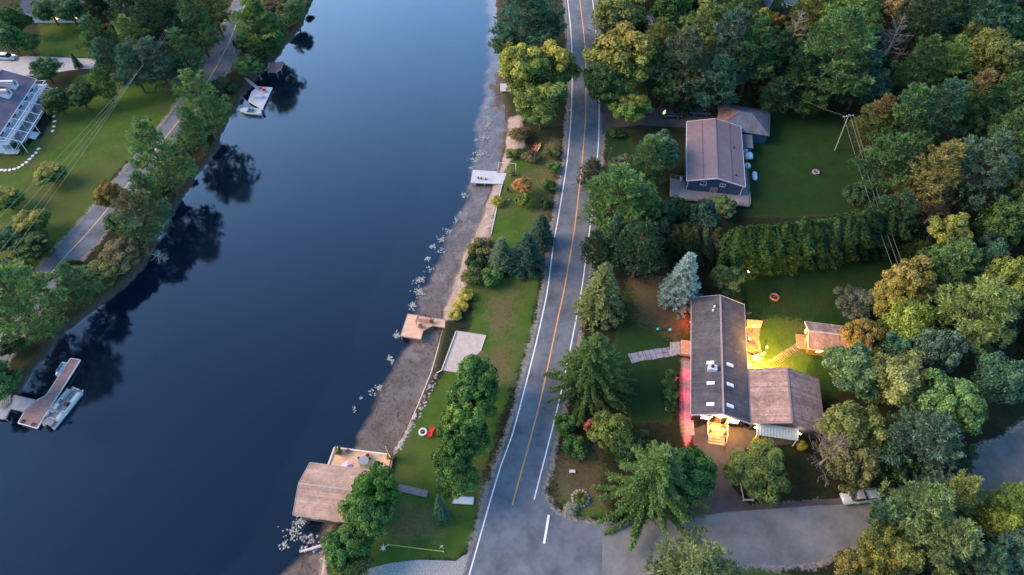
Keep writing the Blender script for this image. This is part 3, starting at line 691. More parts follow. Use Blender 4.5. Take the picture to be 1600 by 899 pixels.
# ------------------------------------------------------------------ trees
PG = (.05, .095, .035); PT = (.035, .085, .055); PY = (.105, .15, .04); PD = (.028, .055, .028); PB = (.045, .08, .06)
DG = (.05, .1, .025); DD = (.03, .058, .018); DY = (.13, .16, .03); OL = (.085, .095, .028); BR = (.10, .075, .04); OR = (.20, .12, .035); YE = (.34, .27, .04)
W = [
 # left bank, from the dock at the bottom upward
 ('decid', 14, 590, 40, 8, PG, 'dark bushy tree on the bank beside the L-shaped dock', None, None),
 ('pine', 76, 462, 74, 17, (.09, .14, .045), 'broad pine leaning over the shore road, largest on the left bank', None, None),
 ('pine', 8, 458, 34, 9, PY, 'yellow-green pine top at the left edge of the photo beside the broad pine', None, None),
 ('decid', 160, 428, 34, 5, OL, 'low brownish thicket between the shore road and the dark reflections', None, None),
 ('decid', 188, 398, 38, 6, BR, 'rusty brown broadleaf tree on the left bank', None, None),
 ('pine', 222, 328, 46, 11, (.06, .12, .06), 'blue-green tree with a rusty orange side over the shore road', None, 'patch'),
 ('decid', 178, 304, 26, 8, OR, 'orange turning treetop reaching over the shore road', None, None),
 ('pine', 279, 236, 50, 17, (.085, .13, .045), 'dense pine on the left bank halfway up the shore road', None, None),
 ('pine', 342, 153, 48, 16, (.085, .135, .045), 'spreading pine just left of the white boat dock', None, None),
 ('decid', 396, 102, 26, 5, PG, 'bushy dark shrub tree between the small dock and the shore road', None, None),
 ('decid', 318, 198, 26, 4, OL, 'low bush squeezed between two pines on the left bank', None, None),
 ('decid', 255, 292, 24, 4, DD, 'dark low bush at the water below the dense pine', None, None),
 ('pine', 398, 30, 44, 14, (.11, .15, .04), 'tall yellow-green pine by the top of the shore road', None, None),
 ('pine', 438, 36, 36, 13, PG, 'green pine at the water near the top left shore', None, None),
 ('decid', 468, 14, 22, 7, PG, 'small tree on the shore at the top edge of the left bank', None, None),
 ('decid', 432, 72, 24, 5, DD, 'dark bush hanging over the small red dock', None, None),
 ('pine', 306, 196, 24, 12, (.07, .12, .045), 'slim pine between the spreading pine and the dense pine on the left bank', None, None),
 ('pine', 140, 436, 34, 10, (.06, .11, .05), 'smaller pine right behind the broad pine on the left bank', None, None),
 ('pine', 246, 296, 26, 11, (.06, .11, .04), 'slim pine below the dense pine on the left bank', None, None),
 # left lawn
 ('decidfine', 75, 270, 25, 4.5, DG, 'round yellow-topped ornamental tree beneath the wires, highest of the three', None, 'tipy'),
 ('decidfine', 47, 348, 28, 5, DG, 'round golden-topped ornamental tree in the lower lawn, most yellow of the three', None, 'tipy'),
 ('decidfine', 6, 310, 27, 5, DG, 'round yellow-green ornamental tree cut by the left edge of the photo', None, 'tipy'),
 ('decid', 52, 385, 34, 4.5, DD, 'dark green tree just below the golden-topped ornamental tree', None, None),
 ('decid', 8, 375, 30, 5, PG, 'pale green tree at the left edge under the power lines', None, None),
 ('bush', 8, 420, 24, 2.5, DD, 'dark shrub at the left edge above the broad pine', None, None),
 ('bush', 30, 228, 12, 1.2, DD, 'dark round shrub beside the white porch', None, None),
 ('pine', 285, 80, 34, 12, PG, 'pine with green sprays beside the wooden power pole', None, None),
 ('bare', 212, 78, 26, 10, PG, 'grey leafless tree among the dark pines at top left', None, None),
 ('pine', 205, 58, 34, 12, PY, 'pale yellow-tipped pine at the left wood edge', None, None),
 ('pine', 235, 30, 42, 14, PD, 'dark pine at the top of the left wood', None, None),
 ('pine', 245, 95, 42, 12, PB, 'blue-green pine at the lower edge of the left wood', None, None),
 ('pine', 205, 102, 34, 11, PT, 'teal pine bordering the left lawn below the wood', None, None),
 ('pine', 305, 35, 38, 14, PG, 'mid green pine right of the wires in the top left wood', None, None),
 ('pine', 265, 8, 36, 14, PG, 'pine crossed by the wires at the top edge', None, None),
 ('pine', 330, 8, 30, 13, OL, 'olive pine at the top edge left of the shore road', None, None),
 ('pine', 195, 8, 36, 14, PD, 'dark pine at the top edge right of the dark blue roof', None, None),
 ('decid', 76, 14, 24, 8, PG, 'round tree in front of the dark blue roof, left one of two', None, None),
 ('decid', 108, 16, 26, 8, PG, 'round tree in front of the dark blue roof, right one of two', None, None),
 ('decid', 22, 30, 26, 9, DD, 'dark tree in the top left corner of the photo', None, None),
 ('decid', 16, 62, 24, 8, PG, 'green tree behind the parked white car', None, None),
 ('pine', 150, 55, 30, 11, PG, 'pine right of the orange lit porch', None, None),
 ('decid', 42, 66, 22, 6, DG, 'garden tree between the white car and the dark blue roof', None, None),
 ('decid', 70, 110, 26, 6, PG, 'tree growing over the pale driveway at left', None, None),
 ('pine', 165, 85, 26, 9, PT, 'teal pine at the end of the pale driveway', None, None),
 ('decid', 90, 160, 26, 6, DD, 'dark tree in the lawn right of the white porch', None, None),
 ('decid', 125, 150, 26, 6, DD, 'dark bushy tree between the left lawn and the pale driveway', None, None),
 ('spruce', 118, 96, 7, 4, PT, 'small spruce standing in the pale driveway', None, None),
 ('pine', 160, 128, 24, 8, DG, 'green pine on the left lawn edge beside the wires', None, None),
 # between lake and main road
 ('pine', 825, 22, 52, 16, PT, 'dark teal pine at the top edge between lake and main road', None, None),
 ('pine', 790, 60, 20, 9, PG, 'small green pine over the water above the yellow tree', None, None),
 ('decid', 850, 45, 26, 10, PD, 'dark tree beside the main road above the yellow tree', None, None),
 ('decid', 822, 112, 42, 14, (.23, .21, .04), 'large yellow tree by the lake, golden left half', None, 'yel'),
 ('decid', 862, 108, 40, 13, (.25, .2, .04), 'yellow and green tree with an orange tip touching the main road', None, 'yel2'),
 ('decid', 846, 165, 42, 10, (.14, .16, .035), 'yellow-green lower tree directly in front of the large yellow tree', None, 'yel'),
 ('bush', 812, 210, 18, 2.2, BR, 'brown scrub on the beach below the yellow tree', None, None),
 ('bush', 800, 240, 12, 1.5, OL, 'small olive scrub at the beach above the white dock', None, None),
 ('bush', 830, 246, 15, 1.8, BR, 'brownish bush left of the two canoes', None, None),
 ('bush', 862, 238, 13, 1.6, OL, 'olive roadside bush right of the two canoes', None, None),
 ('bush', 866, 262, 12, 1.5, DG, 'green roadside bush across from the white dock', None, None),
 ('bush', 856, 290, 13, 1.8, DG, 'roadside bush right of the orange maple', None, None),
 ('bush', 852, 318, 11, 1.8, DD, 'dark roadside bush above the two spruces', None, None),
 ('decidfine', 818, 290, 17, 4.2, (.27, .13, .045), 'small orange maple beside the white dock', None, None),
 ('decidfine', 817, 312, 13, 3, DY, 'yellow-green little tree under the orange maple', None, None),
 ('bush', 777, 315, 11, 1.5, (.24, .22, .03), 'yellow-green bush on the retaining wall near the white dock', None, None),
 ('spruce', 824, 396, 31, 9.5, (.026, .06, .045), 'dark conical spruce nearest the lake, larger of the roadside pair', None, None),
 ('spruce', 846, 362, 23, 8, (.026, .06, .045), 'dark conical spruce by the main road, smaller of the roadside pair', None, None),
 ('spruce', 784, 398, 25, 8, (.075, .11, .07), 'pale grey-green spruce left of the dark roadside pair', None, None),
 ('bush', 748, 388, 21, 3, (.09, .085, .03), 'rounded brown-green bush on the beach edge, upper one', None, None),
 ('bush', 744, 410, 18, 2.6, DD, 'dark green bush between two brownish ones on the beach edge', None, None),
 ('bush', 738, 432, 19, 2.4, OL, 'olive bush on the beach edge above the yellow shrubs', None, None),
 ('bush', 768, 432, 20, 2.6, DG, 'green bush under the pale grey-green spruce', None, None),
 ('bush', 728, 462, 13, 1.5, (.3, .24, .05), 'yellow flowering shrub on the shore, upper of three', None, None),
 ('bush', 718, 478, 13, 1.4, (.36, .26, .05), 'yellow flowering shrub on the shore, middle of three', None, None),
 ('bush', 711, 492, 12, 1.2, (.26, .22, .05), 'yellow flowering shrub beside the wooden dock, lowest of three', None, None),
 ('decid', 752, 590, 38, 9, DG, 'broadleaf tree at the corner of the sand pad, topmost of the lawn row', None, None),
 ('decid', 736, 628, 38, 9, DG, 'broadleaf tree in the lawn row, second from the sand pad', None, None),
 ('decid', 718, 660, 31, 9, (.085, .135, .03), 'yellow-green broadleaf tree beside the red chairs', None, None),
 ('decid', 737, 680, 36, 9, DG, 'broadleaf tree in the lawn row nearest the main road', None, None),
 ('decid', 703, 714, 31, 8.5, DG, 'broadleaf tree just below the red chairs', None, None),
 ('decid', 714, 745, 33, 8, DG, 'lowest broadleaf tree of the lawn row beside the boardwalk', None, None),
 ('bare', 722, 722, 15, 7.5, PG, 'small grey leafless tree inside the lawn row', None, None),
 ('spruce', 689, 796, 16, 9, (.035, .085, .05), 'narrow blue-green spruce beside the boardwalk', None, None),
 ('decidfine', 588, 762, 38, 9, (.055, .115, .02), 'round maple over the boathouse roof and deck', None, None),
 ('decidfine', 578, 800, 44, 8, DG, 'dense maple right of the boathouse', None, None),
 ('decid', 548, 846, 38, 6.5, DG, 'broadleaf tree below the boathouse by the log', None, None),
 ('decid', 552, 880, 32, 4.5, OL, 'olive broadleaf tree at the bottom edge of the shore', None, None),
 # right of the main road
 ('decid', 962, 22, 48, 13, OL, 'broad olive tree at the top edge right of the main road', None, None),
 ('bare', 932, 52, 22, 10, PG, 'thin dark leaning tree over the main road near the top', None, None),
 ('decid', 980, 92, 58, 15, (.1, .12, .03), 'huge broadleaf tree right of the main road with brownish top', None, 'tip2'),
 ('decid', 945, 135, 34, 11, DD, 'dark broadleaf tree against the right road line', None, None),
 ('decid', 990, 163, 33, 8, (.1, .14, .03), 'round tree with orange-tinged top at the blue house driveway', None, 'tip'),
 ('decid', 1045, 15, 34, 13, DG, 'green treetop at the top edge by the small paved patch', None, None),
 ('pine', 1070, 95, 42, 17, (.06, .08, .05), 'grey-green pine behind the blue house driveway', None, 'lo'),
 ('pine', 1030, 70, 32, 14, OL, 'olive pine between the huge broadleaf tree and the grey-green pine', None, None),
 ('pine', 1100, 52, 42, 17, (.1, .125, .04), 'yellow-green pine at the upper middle of the wood', None, None),
 ('pine', 1142, 68, 40, 18, PB, 'blue-green pine above the hip-roofed garage', None, None),
 ('pine', 1180, 78, 38, 17, PG, 'green pine with long arms right of the blue-green pine', None, None),
 ('pine', 1120, 125, 36, 13, PT, 'teal pine right behind the hip-roofed garage', None, None),
 ('pine', 1160, 20, 32, 15, PG, 'pine left of the purple roof at the top edge', None, None),
 ('spruce', 1075, 140, 26, 12, PD, 'dark narrow spruce behind the parked dark car', None, None),
 ('decid', 1040, 135, 30, 9, DD, 'dark broadleaf tree behind the blue house driveway', None, None),
 ('decidfine', 1195, 30, 18, 7, (.16, .15, .03), 'small golden tree by the purple roof', None, None),
 ('decidfine', 1213, 38, 15, 7, (.16, .10, .03), 'small rusty tree by the purple roof', None, None),
 ('bare', 1243, 48, 24, 14, PG, 'silver-grey dead tree near the purple roof', None, None),
 ('bare', 1395, 62, 34, 16, PG, 'tall purple-grey dead tree in the upper wood', None, 'purple'),
 ('pine', 1308, 78, 60, 21, PG, 'tallest white pine above the back lawn with visible trunk', None, None),
 ('pine', 1330, 30, 44, 20, PY, 'yellow-green pine behind the tallest white pine', None, None),
 ('pine', 1270, 25, 34, 15, OL, 'olive pine between the silver-grey dead tree and the tallest pine', None, None),
 ('pine', 1350, 118, 36, 14, PT, 'teal pine at the foot of the purple-grey dead tree', None, None),
 ('pine', 1255, 112, 32, 12, PD, 'dark pine over the short cable left of the leaning pole', None, None),
 ('pine', 1220, 82, 26, 12, PD, 'dark pine under the silver-grey dead tree', None, None),
 ('pine', 1210, 148, 24, 9, PD, 'dark low pine right behind the hip-roofed garage corner', None, None),
 ('decid', 1265, 160, 26, 7, DD, 'dark broadleaf tree at the top of the back lawn', None, None),
 ('pine', 1440, 28, 34, 16, PD, 'nearly black pine at the upper edge of the right wood', None, None),
 ('pine', 1475, 14, 30, 15, PG, 'green pine at the top edge right of the nearly black pine', None, None),
 ('decid', 1415, 8, 32, 13, BR, 'brownish treetop at the top edge of the right wood', None, None),
 ('pine', 1440, 100, 34, 15, PG, 'narrow green pine right of the purple-grey dead tree', None, None),
 ('pine', 1482, 100, 30, 15, PY, 'yellow-tipped pine with long side arms in the upper wood', None, None),
 ('pine', 1540, 18, 46, 17, PT, 'large teal pine in the top right corner', None, None),
 ('decid', 1518, 62, 24, 11, OL, 'small olive tree below the large teal pine', None, None),
 ('decid', 1578, 40, 30, 13, DG, 'green broadleaf tree at the upper right edge', None, None),
 ('decid', 1555, 92, 50, 14, OL, 'wide oak with tan-green crown at the right of the wood', None, None),
 ('pine', 1520, 155, 32, 15, PG, 'pine with an orange tip left of the feathery pine', None, 'tipp'),
 ('pine', 1572, 160, 34, 15, PG, 'feathery pine at the right edge below the wide oak', None, None),
 ('pine', 1415, 190, 46, 18, PG, 'broad pine right of the leaning pole', None, None),
 ('pine', 1372, 190, 34, 14, OL, 'pine with brownish left side behind the leaning pole wires', None, 'patch'),
 ('pine', 1470, 170, 36, 15, PT, 'teal pine between the broad pine and the pine with an orange tip', None, None),
 ('pine', 1575, 220, 34, 16, PG, 'green pine at the right edge under the feathery pine', None, None),
 ('pine', 1385, 255, 38, 15, PG, 'pine with dark trunk right of the back lawn wires', None, None),
 ('pine', 1530, 268, 52, 19, PB, 'large blue-green pine right of the half-dead pine', None, None),
 ('pine', 1462, 275, 42, 17, (.14, .12, .045), 'half-dead brown pine with drooping grey branches', None, 'lo'),
 ('barebush', 1458, 330, 34, 9, PG, 'grey leafless thicket at the foot of the half-dead pine', None, None),
 ('decid', 1345, 300, 24, 6, PD, 'dark bush at the right rim of the back lawn', None, None),
 ('pine', 1400, 335, 34, 12, PD, 'dark pine at the right end of the tall hedge', None, None),
 ('decid', 1565, 345, 42, 14, DD, 'dark broadleaf tree in shade at the right edge', None, None),
 ('decid', 1585, 300, 34, 14, OL, 'olive broadleaf tree against the right edge of the photo', None, None),
 ('birch', 1484, 362, 34, 12, (.14, .15, .035), 'yellow-green birch with a white trunk', None, None),
 ('pine', 1490, 412, 36, 12, (.08, .13, .05), 'pale green pine below the white-trunked birch', None, None),
 ('pine', 1540, 418, 30, 12, PT, 'teal pine left of the yellow-green treetop at the right', None, None),
 ('birch', 1424, 438, 40, 12, (.15, .12, .035), 'orange-gold birch with pale trunk by the lower lawn', None, None),
 ('decid', 1398, 470, 36, 8, (.14, .12, .03), 'golden-orange tree right of the lower lawn', None, None),
 ('decid', 1568, 448, 38, 13, (.11, .13, .03), 'bright yellow-green tree at the right edge', None, None),
 ('pine', 1525, 492, 60, 16, (.12, .15, .05), 'very wide yellow-green pine in the middle of the right wood', None, None),
 ('decid', 1338, 476, 32, 5, (.07, .075, .055), 'grey-green bush at the rim of the lower lawn', None, None),
 ('decid', 1352, 520, 32, 7, (.15, .10, .03), 'rusty orange tree behind the small shed', None, 'patch2'),
 ('decid', 1425, 510, 42, 10, DY, 'olive-yellow tree right of the rusty orange tree', None, None),
 ('decid', 1392, 548, 26, 8, PT, 'small teal tree right of the small shed', None, None),
 ('decid', 1462, 552, 36, 12, PB, 'blue-green broadleaf tree in the middle of the right wood', None, None),
 ('decid', 1335, 580, 46, 9, (.075, .12, .055), 'pale green tree between the small shed and the brown garage', None, None),
 ('decid', 1400, 596, 50, 11, (.14, .15, .055), 'broad pale yellow-green tree right of the brown garage', None, None),
 ('decid', 1492, 632, 54, 13, (.08, .14, .05), 'large fresh green tree in the lower right wood', None, None),
 ('decid', 1565, 595, 38, 13, PT, 'dark teal tree at the right edge of the lower wood', None, None),
 ('decid', 1330, 665, 52, 9, OL, 'olive tree covering the corner of the brown garage', None, None),
 ('barebush', 1300, 705, 44, 9, PG, 'brown-grey half-bare tree above the parked pickup', None, None),
 ('decid', 1335, 722, 44, 8, (.09, .085, .035), 'brown-green thicket tree directly above the parked pickup', None, None),
 ('pine', 1440, 690, 54, 14, PB, 'teal pine with loose arms above the side road', None, None),
 ('decid', 1392, 730, 36, 8, DD, 'dark broadleaf tree right of the brown-green thicket tree', None, None),
 ('pine', 1500, 716, 20, 9, PT, 'thin teal pine reaching over the side road', None, None),
 ('pine', 1440, 800, 52, 13, (.1, .14, .06), 'pale-tipped pine right of the parked pickup', None, None),
 ('pine', 1388, 806, 26, 9, PT, 'teal pine bough beside the parked pickup bed', None, None),
 ('pine', 1492, 775, 36, 12, (.13, .15, .05), 'light yellow-green pine below the side road bend', None, None),
 ('decid', 1385, 868, 44, 8, (.11, .11, .028), 'mustard-yellow tree at the bottom edge', None, None),
 ('decid', 1330, 885, 30, 6, (.13, .11, .035), 'brownish-yellow tree behind the red bin', None, None),
 ('pine', 1480, 850, 44, 13, (.1, .13, .06), 'pale pine at the bottom edge right of the mustard tree', None, None),
 ('decid', 1548, 815, 38, 10, DY, 'yellow-green tree with orange specks in the bottom right', None, None),
 ('pine', 1585, 790, 34, 13, PY, 'light pine in the bottom right beside the side road', None, None),
 ('decid', 1575, 865, 44, 11, PB, 'blue-green tree in the bottom right corner', None, None),
 ('pine', 1530, 885, 38, 11, PT, 'teal pine at the bottom edge near the right corner', None, None),
 # middle: between road and houses
 ('decid', 1038, 236, 31, 9, (.07, .115, .06), 'pale round-crowned tree left of the blue house', None, None),
 ('pine', 1014, 248, 30, 11, PG, 'bushy pine left of the pale round-crowned tree', None, None),
 ('bush', 962, 208, 14, 1.5, DD, 'low dark juniper beside the blue house driveway', None, None),
 ('barebush', 924, 272, 27, 9, PG, 'grey-brown half-bare tree overhanging the right road line', None, None),
 ('pine', 926, 272, 21, 8.6, (.075, .08, .05), 'thin grey-leaved tree overhanging the main road', None, None),
 ('decid', 972, 258, 18, 4, (.08, .09, .06), 'greyish bush right of the overhanging tree', None, None),
 ('pine', 968, 308, 55, 15, (.075, .13, .04), 'big bright green pine right of the main road', None, None),
 ('pine', 1004, 330, 34, 12, PG, 'mid green pine behind the big bright pine', None, None),
 ('spruce', 958, 375, 23, 13, (.045, .085, .055), 'slim grey-green spruce in front of the big bright pine', None, None),
 ('pine', 1000, 385, 40, 13, PD, 'dark pine left of the blue spruce', None, None),
 ('pine', 930, 385, 22, 9, PD, 'dark young pine at the road below the big bright pine', None, None),
 ('spruce', 940, 460, 41, 14, (.10, .115, .045), 'olive spruce with brownish top at the roadside', None, None),
 ('spruce', 1067, 440, 35, 13, (.15, .21, .21), 'silvery blue spruce at the back corner of the main house', None, None),
 ('norwaydense', 925, 582, 76, 17, (.055, .09, .025), 'big dark Norway spruce spreading over the road line', None, None),
 ('norway', 1022, 756, 100, 17, (.06, .1, .03), 'giant spruce with rope-like drooping arms by the junction', None, None),
 ('decid', 1080, 745, 42, 8, DG, 'round broadleaf tree right behind the giant spruce', None, None),
 ('decid', 955, 672, 32, 6.5, (.09, .11, .025), 'olive-yellow broadleaf tree left of the giant spruce', None, None),
 ('decid', 985, 700, 34, 6, DD, 'dark broadleaf tree tucked under the giant spruce', None, None),
 ('bush', 898, 698, 22, 2.6, DG, 'green roadside bush below the Norway spruce, lower of two', None, None),
 ('bush', 882, 664, 20, 2.6, DG, 'green roadside bush below the Norway spruce, upper of two', None, None),
 ('bush', 922, 668, 13, 2.6, (.3, .09, .06), 'small reddish shrub between the green roadside bushes', None, None),
 ('decidfine', 1186, 737, 52, 6, (.075, .095, .025), 'large clipped round tree in front of the garage', None, None),
 ('pine', 1085, 905, 66, 11, (.1, .12, .05), 'open-crowned pine at the bottom edge beside the side road', None, None),
 ('bush', 1048, 585, 10, 1.2, DG, 'garden shrub beside the house steps, highest of four', None, None),
 ('bush', 1046, 600, 12, 1.3, DG, 'garden shrub beside the red-lit walk, second of four', None, None),
 ('bush', 1048, 618, 13, 1.4, DG, 'garden shrub beside the red-lit walk, third of four', None, None),
 ('bush', 1050, 634, 12, 1.2, DD, 'garden shrub beside the red-lit walk, lowest of four', None, None),
 ('decid', 1138, 437, 26, 6, (.045, .075, .03), 'dark bushy tree behind the main house ridge end', None, None),
 ('decid', 1128, 322, 22, 3.5, (.09, .115, .045), 'pale bush in front of the blue house gable', None, None),
 ('bush', 908, 780, 12, 1, OL, 'low weedy bush at the junction corner', None, None),
 ('bush', 892, 795, 12, .8, (.2, .19, .15), 'grey stony shrub at the junction corner', None, None),
 ('bush', 1006, 322, 14, 2, DG, 'small green bush left of the blue house deck', None, None),
]
foliage_mat('foliage_road_yellow', (.06, .1, .025), (.2, -.1, -.55), -2.6, .7, .3)
MATS = {'yel': FM_yel, 'yel2': _m['foliage_road_yellow'], 'tip': FM_tip, 'tipy': FM_tipy, 'patch': FM_patch, 'lo': FM_lo,
        'tip2': foliage_mat('foliage_brown_top', (.2, .15, .03), (-.2, .1, .55), 6.2, .8, .3), 'purple': twig_d,
        'tipp': foliage_mat('foliage_orange_tip', (.17, .12, .045), (0, 0, .5), 9.2, 1, .3),
        'patch2': foliage_mat('foliage_green_patches', (.12, .14, .03), (.2, 0, 0), 2.4, 1.2, .22)}
for k, cx, cy, rp, H, col, lab, grp, m in W:
    tree(k, cx, cy, rp, H, col, lab, grp, MATS.get(m))
# the tall hedge: a row of cedars, each its own plant
for (a, b, n, hh, cc, lab, grp, rr) in (((1134, 420), (1242, 408), 9, 12, (.03, .075, .02), '%s cedar from the left in the left half of the tall lawn hedge', 'cedars of the hedge between the lawns, left half', 25),
                         ((1256, 404), (1376, 384), 10, 11, (.03, .062, .02), '%s cedar from the left in the right half of the tall lawn hedge', 'cedars of the hedge between the lawns, right half', 24),
                         ((1046, 392), (1124, 404), 6, 8.0, (.07, .07, .03), '%s brownish cedar from the left in the thin hedge left of the tall one', 'brownish cedars left of the tall hedge', 20)):
    for i in range(n):
        t = i/(n-1); px, py = a[0]+(b[0]-a[0])*t, a[1]+(b[1]-a[1])*t
        f = random.uniform(.85, 1.2)
        o_ = ('first', 'second', 'third', 'fourth', 'fifth', 'sixth', 'seventh', 'eighth', 'ninth', 'tenth')[i]
        tree('cedar', px+random.uniform(-2, 2), py+random.uniform(-3, 3), rr*random.uniform(.85, 1.15), hh*random.uniform(.9, 1.06), tuple(c*f for c in cc), lab % o_, grp, None, ground=True)
# understory filling the woods
def inside(x, y, poly):
    c = False; n = len(poly)
    for i in range(n):
        ax, ay = poly[i][0], poly[i][1]; bx, by = poly[(i+1) % n][0], poly[(i+1) % n][1]
        if (ay > y) != (by > y) and x < (bx-ax)*(y-ay)/(by-ay)+ax: c = not c
    return c
CLEAR = LAWNS[:5]+LAWNS[6:7]+[road_poly, APRON, LANE, lroad_poly, DRIVE_M, DRIVE_B, DRIVE_L, DRIVE_H]
SECT = [('the tallest white pine', 1308, 120), ('the purple-grey dead tree', 1400, 90), ('the top right corner of the wood', 1560, 40), ('the wide oak', 1555, 110), ('the leaning pole', 1350, 200), ('the half-dead pine', 1460, 300), ('the large blue-green pine', 1540, 270),
        ('the white-trunked birch', 1484, 370), ('the shaded right edge', 1590, 380), ('the orange-gold birch', 1424, 450), ('the very wide yellow-green pine', 1530, 510), ('the rusty orange tree', 1352, 530), ('the large fresh green tree', 1492, 650), ('the broad pale tree by the garage', 1400, 610), ('the dark teal tree at the right edge', 1590, 600), ('the parked pickup', 1340, 760), ('the side road bend', 1480, 720),
        ('the mustard-yellow tree', 1385, 880), ('the bottom right corner', 1570, 870), ('the pale-tipped pine', 1450, 820), ('the grey-green pine', 1070, 110), ('the huge broadleaf tree', 980, 80), ('the hip-roofed garage', 1150, 140), ('the purple roof', 1190, 40), ('the blue-green pine', 1140, 80), ('the thin cedar hedge', 1060, 390), ('the blue spruce', 1030, 430), ('the big bright roadside pine', 960, 350),
        ('the power pole', 265, 70), ('the top left edge of the shore road', 330, 20), ('the grey leafless tree', 210, 80), ('the dark blue roof', 180, 10)]
WOODS = [(P((1395, 170), (1330, 150), (1235, 150), (1200, 110), (1225, 30), (1210, -30), (1660, -60), (1660, 690), (1560, 700), (1450, 780), (1360, 775), (1310, 700), (1310, 560), (1345, 520), (1420, 460), (1400, 330)), 150, 'dark understory tree filling the wood right of the back lawns', 'understory trees of the right wood', 'right'),
         (P((950, -20), (1160, -30), (1205, 120), (1110, 165), (960, 150), (945, 60)), 34, 'dark understory tree in the wood above the blue house driveway', 'understory trees above the blue house', 'top'),
         (P((925, 330), (1040, 340), (1125, 400), (1030, 440), (985, 450), (915, 440)), 9, 'dark understory tree left of the thin cedar hedge', 'understory trees left of the hedge', 'mid'),
         (P((1350, 850), (1480, 830), (1640, 740), (1680, 930), (1300, 960)), 16, 'understory tree in the bottom right wood below the side road', 'understory trees below the side road', 'low'),
         (P((160, -30), (345, -30), (330, 60), (270, 118), (190, 118), (150, 80)), 14, 'dark understory tree in the top left wood beside the wires', 'understory trees of the top left wood', 'left')]
rr = random.Random(5)
BANK = [P((20, 560), (140, 480), (190, 440), (230, 395), (255, 335), (290, 292), (325, 240), (345, 200), (366, 155), (398, 115), (432, 82), (462, 45), (484, 5), (450, -20), (405, 30), (382, 70), (350, 125), (310, 180), (255, 250), (210, 310), (165, 365), (115, 420), (60, 490), (10, 550))][0]
WOODS.append((BANK, 34, '', '', 'bank'))
for poly, n, lab, grp, _w in WOODS:
    x0, x1 = min(p[0] for p in poly), max(p[0] for p in poly); y0, y1 = min(p[1] for p in poly), max(p[1] for p in poly)
    k = 0
    for _ in range(6000):
        if k >= n: break
        x, y = rr.uniform(x0, x1), rr.uniform(y0, y1)
        if not inside(x, y, poly) or any(inside(x, y, c) for c in CLEAR) or any(inside(x+a_, y+b_, LANE) for a_, b_ in ((0, 4), (3, 0), (-3, 0), (0, -7))): continue
        if any((x-a)**2+(y-b)**2 < (0.44*r+1.4)**2 for a, b, r, h in TREES): continue
        kd = rr.choice(['pine', 'decid', 'decid', 'pine']); H = rr.uniform(6, 11)
        if _w == 'bank':
            v = PROTO['bush']; cm, tm, (h0, r0), fr = v[k % len(v)]; R = rr.uniform(1.3, 2.4); H = R*1.3
            bn = min([('the L-shaped red-board dock', 60, 580), ('the broad pine', 100, 500), ('the rusty brown tree', 200, 410), ('the tree with the orange side', 240, 340), ('the dense pine', 290, 260), ('the spreading pine', 350, 170), ('the small white dock', 395, 120), ('the top of the shore road', 440, 50)], key=lambda q: (at(q[1], q[2]).x-x)**2+(at(q[1], q[2]).y-y)**2)[0]
            e = empty('shrub', (x, y, 1), rr.uniform(0, 6), 'low bank shrub between shore road and water by '+bn, 'shrub', 'bank shrubs by '+bn); e.scale = (R/r0, R/r0, H/h0)
            link('stem', tm, None, e); c = link('foliage', cm, None, e); cc = rr.choice([PD, DD, OL, BR, PG]); c.color = (*cc, 1); TREES.append((x, y, R*.6, H)); k += 1; continue
        v = PROTO[kd]; cm, tm, (h0, r0), fr = v[k % len(v)]; R = rr.uniform(2.4, 3.8)
        sn = min(SECT, key=lambda q: (at(q[1], q[2], 6).x-x)**2+(at(q[1], q[2], 6).y-y)**2)[0]
        lab = ('dark low pine' if kd == 'pine' else 'dark low broadleaf tree')+' in the undergrowth by '+sn; grp = ('low pines' if kd == 'pine' else 'low broadleaf trees')+' by '+sn
        e = empty(NM[kd], (x, y, 1), rr.uniform(0, 6), lab, 'tree', grp); e.scale = (R/r0, R/r0, H/h0)
        link('trunk', tm, None, e); c = link('crown', cm, None, e)
        cc = rr.choice([PD, DD, PT, PG, DD]); f = rr.uniform(.7, 1.2); c.color = (*(a*f for a in cc), 1)
        TREES.append((x, y, R, H)); k += 1
for x, y, r, h in TREES:
    if inside(x, y, road_poly) or inside(x, y, lroad_poly) or inside(x, y, LANE): print('TREE ON ROAD', round(x), round(y), h)

v = PROTO['bare'][1]; p = at(232, 396, .6)
e = empty('fallen_tree', (p.x, p.y, .6), 0, 'grey fallen dead tree lying out over the water on the left bank', 'fallen tree'); e.rotation_euler = (R_(76), 0, R_(62)); e.scale = (.5, .5, .45)
link('trunk', v[1], None, e); link('twigs', v[0], None, e)
# ------------------------------------------------------------------ shared building materials
shingle_d = band_mat('dark_shingle', (.092, .084, .096), (.06, .055, .064), 'Y', 3.0, .1, .9, .22, .2, .6, tilevar=.22)
shingle_b = band_mat('brown_shingle', (.3, .195, .17), (.21, .135, .115), 'Y', 3.0, .1, .9, .2, .2, .8, tilevar=.4)
shingle_c = band_mat('tan_shingle', (.40, .265, .21), (.31, .2, .155), 'X', 3.0, .1, .9, .14, .2, .5, tilevar=.25)
metal_roof = band_mat('mauve_metal_roof', (.17, .13, .15), (.12, .09, .1), 'Y', 2.4, .08, .55, .07, .35, .3)
blue_roof = band_mat('navy_roof', (.06, .075, .12), (.045, .055, .09), 'X', 2.0, .08, .8, .12, .2, .5)
slate_roof = band_mat('slate_blue_roof', (.10, .115, .15), (.075, .085, .11), 'X', 3.0, .1, .85, .2, .2, .5, tilevar=.1)
purple_roof = band_mat('purple_roof', (.14, .11, .15), (.1, .08, .11), 'Y', 3.0, .1, .85, .15, .2, .5, tilevar=.1)
rust_roof = mat('rusty_roof_patch', (.2, .11, .09), .85, .25, 1.5)
blue_wall = band_mat('blue_siding', (.03, .07, .14), (.02, .05, .1), 'Z', 4.0, .12, .6, .08)
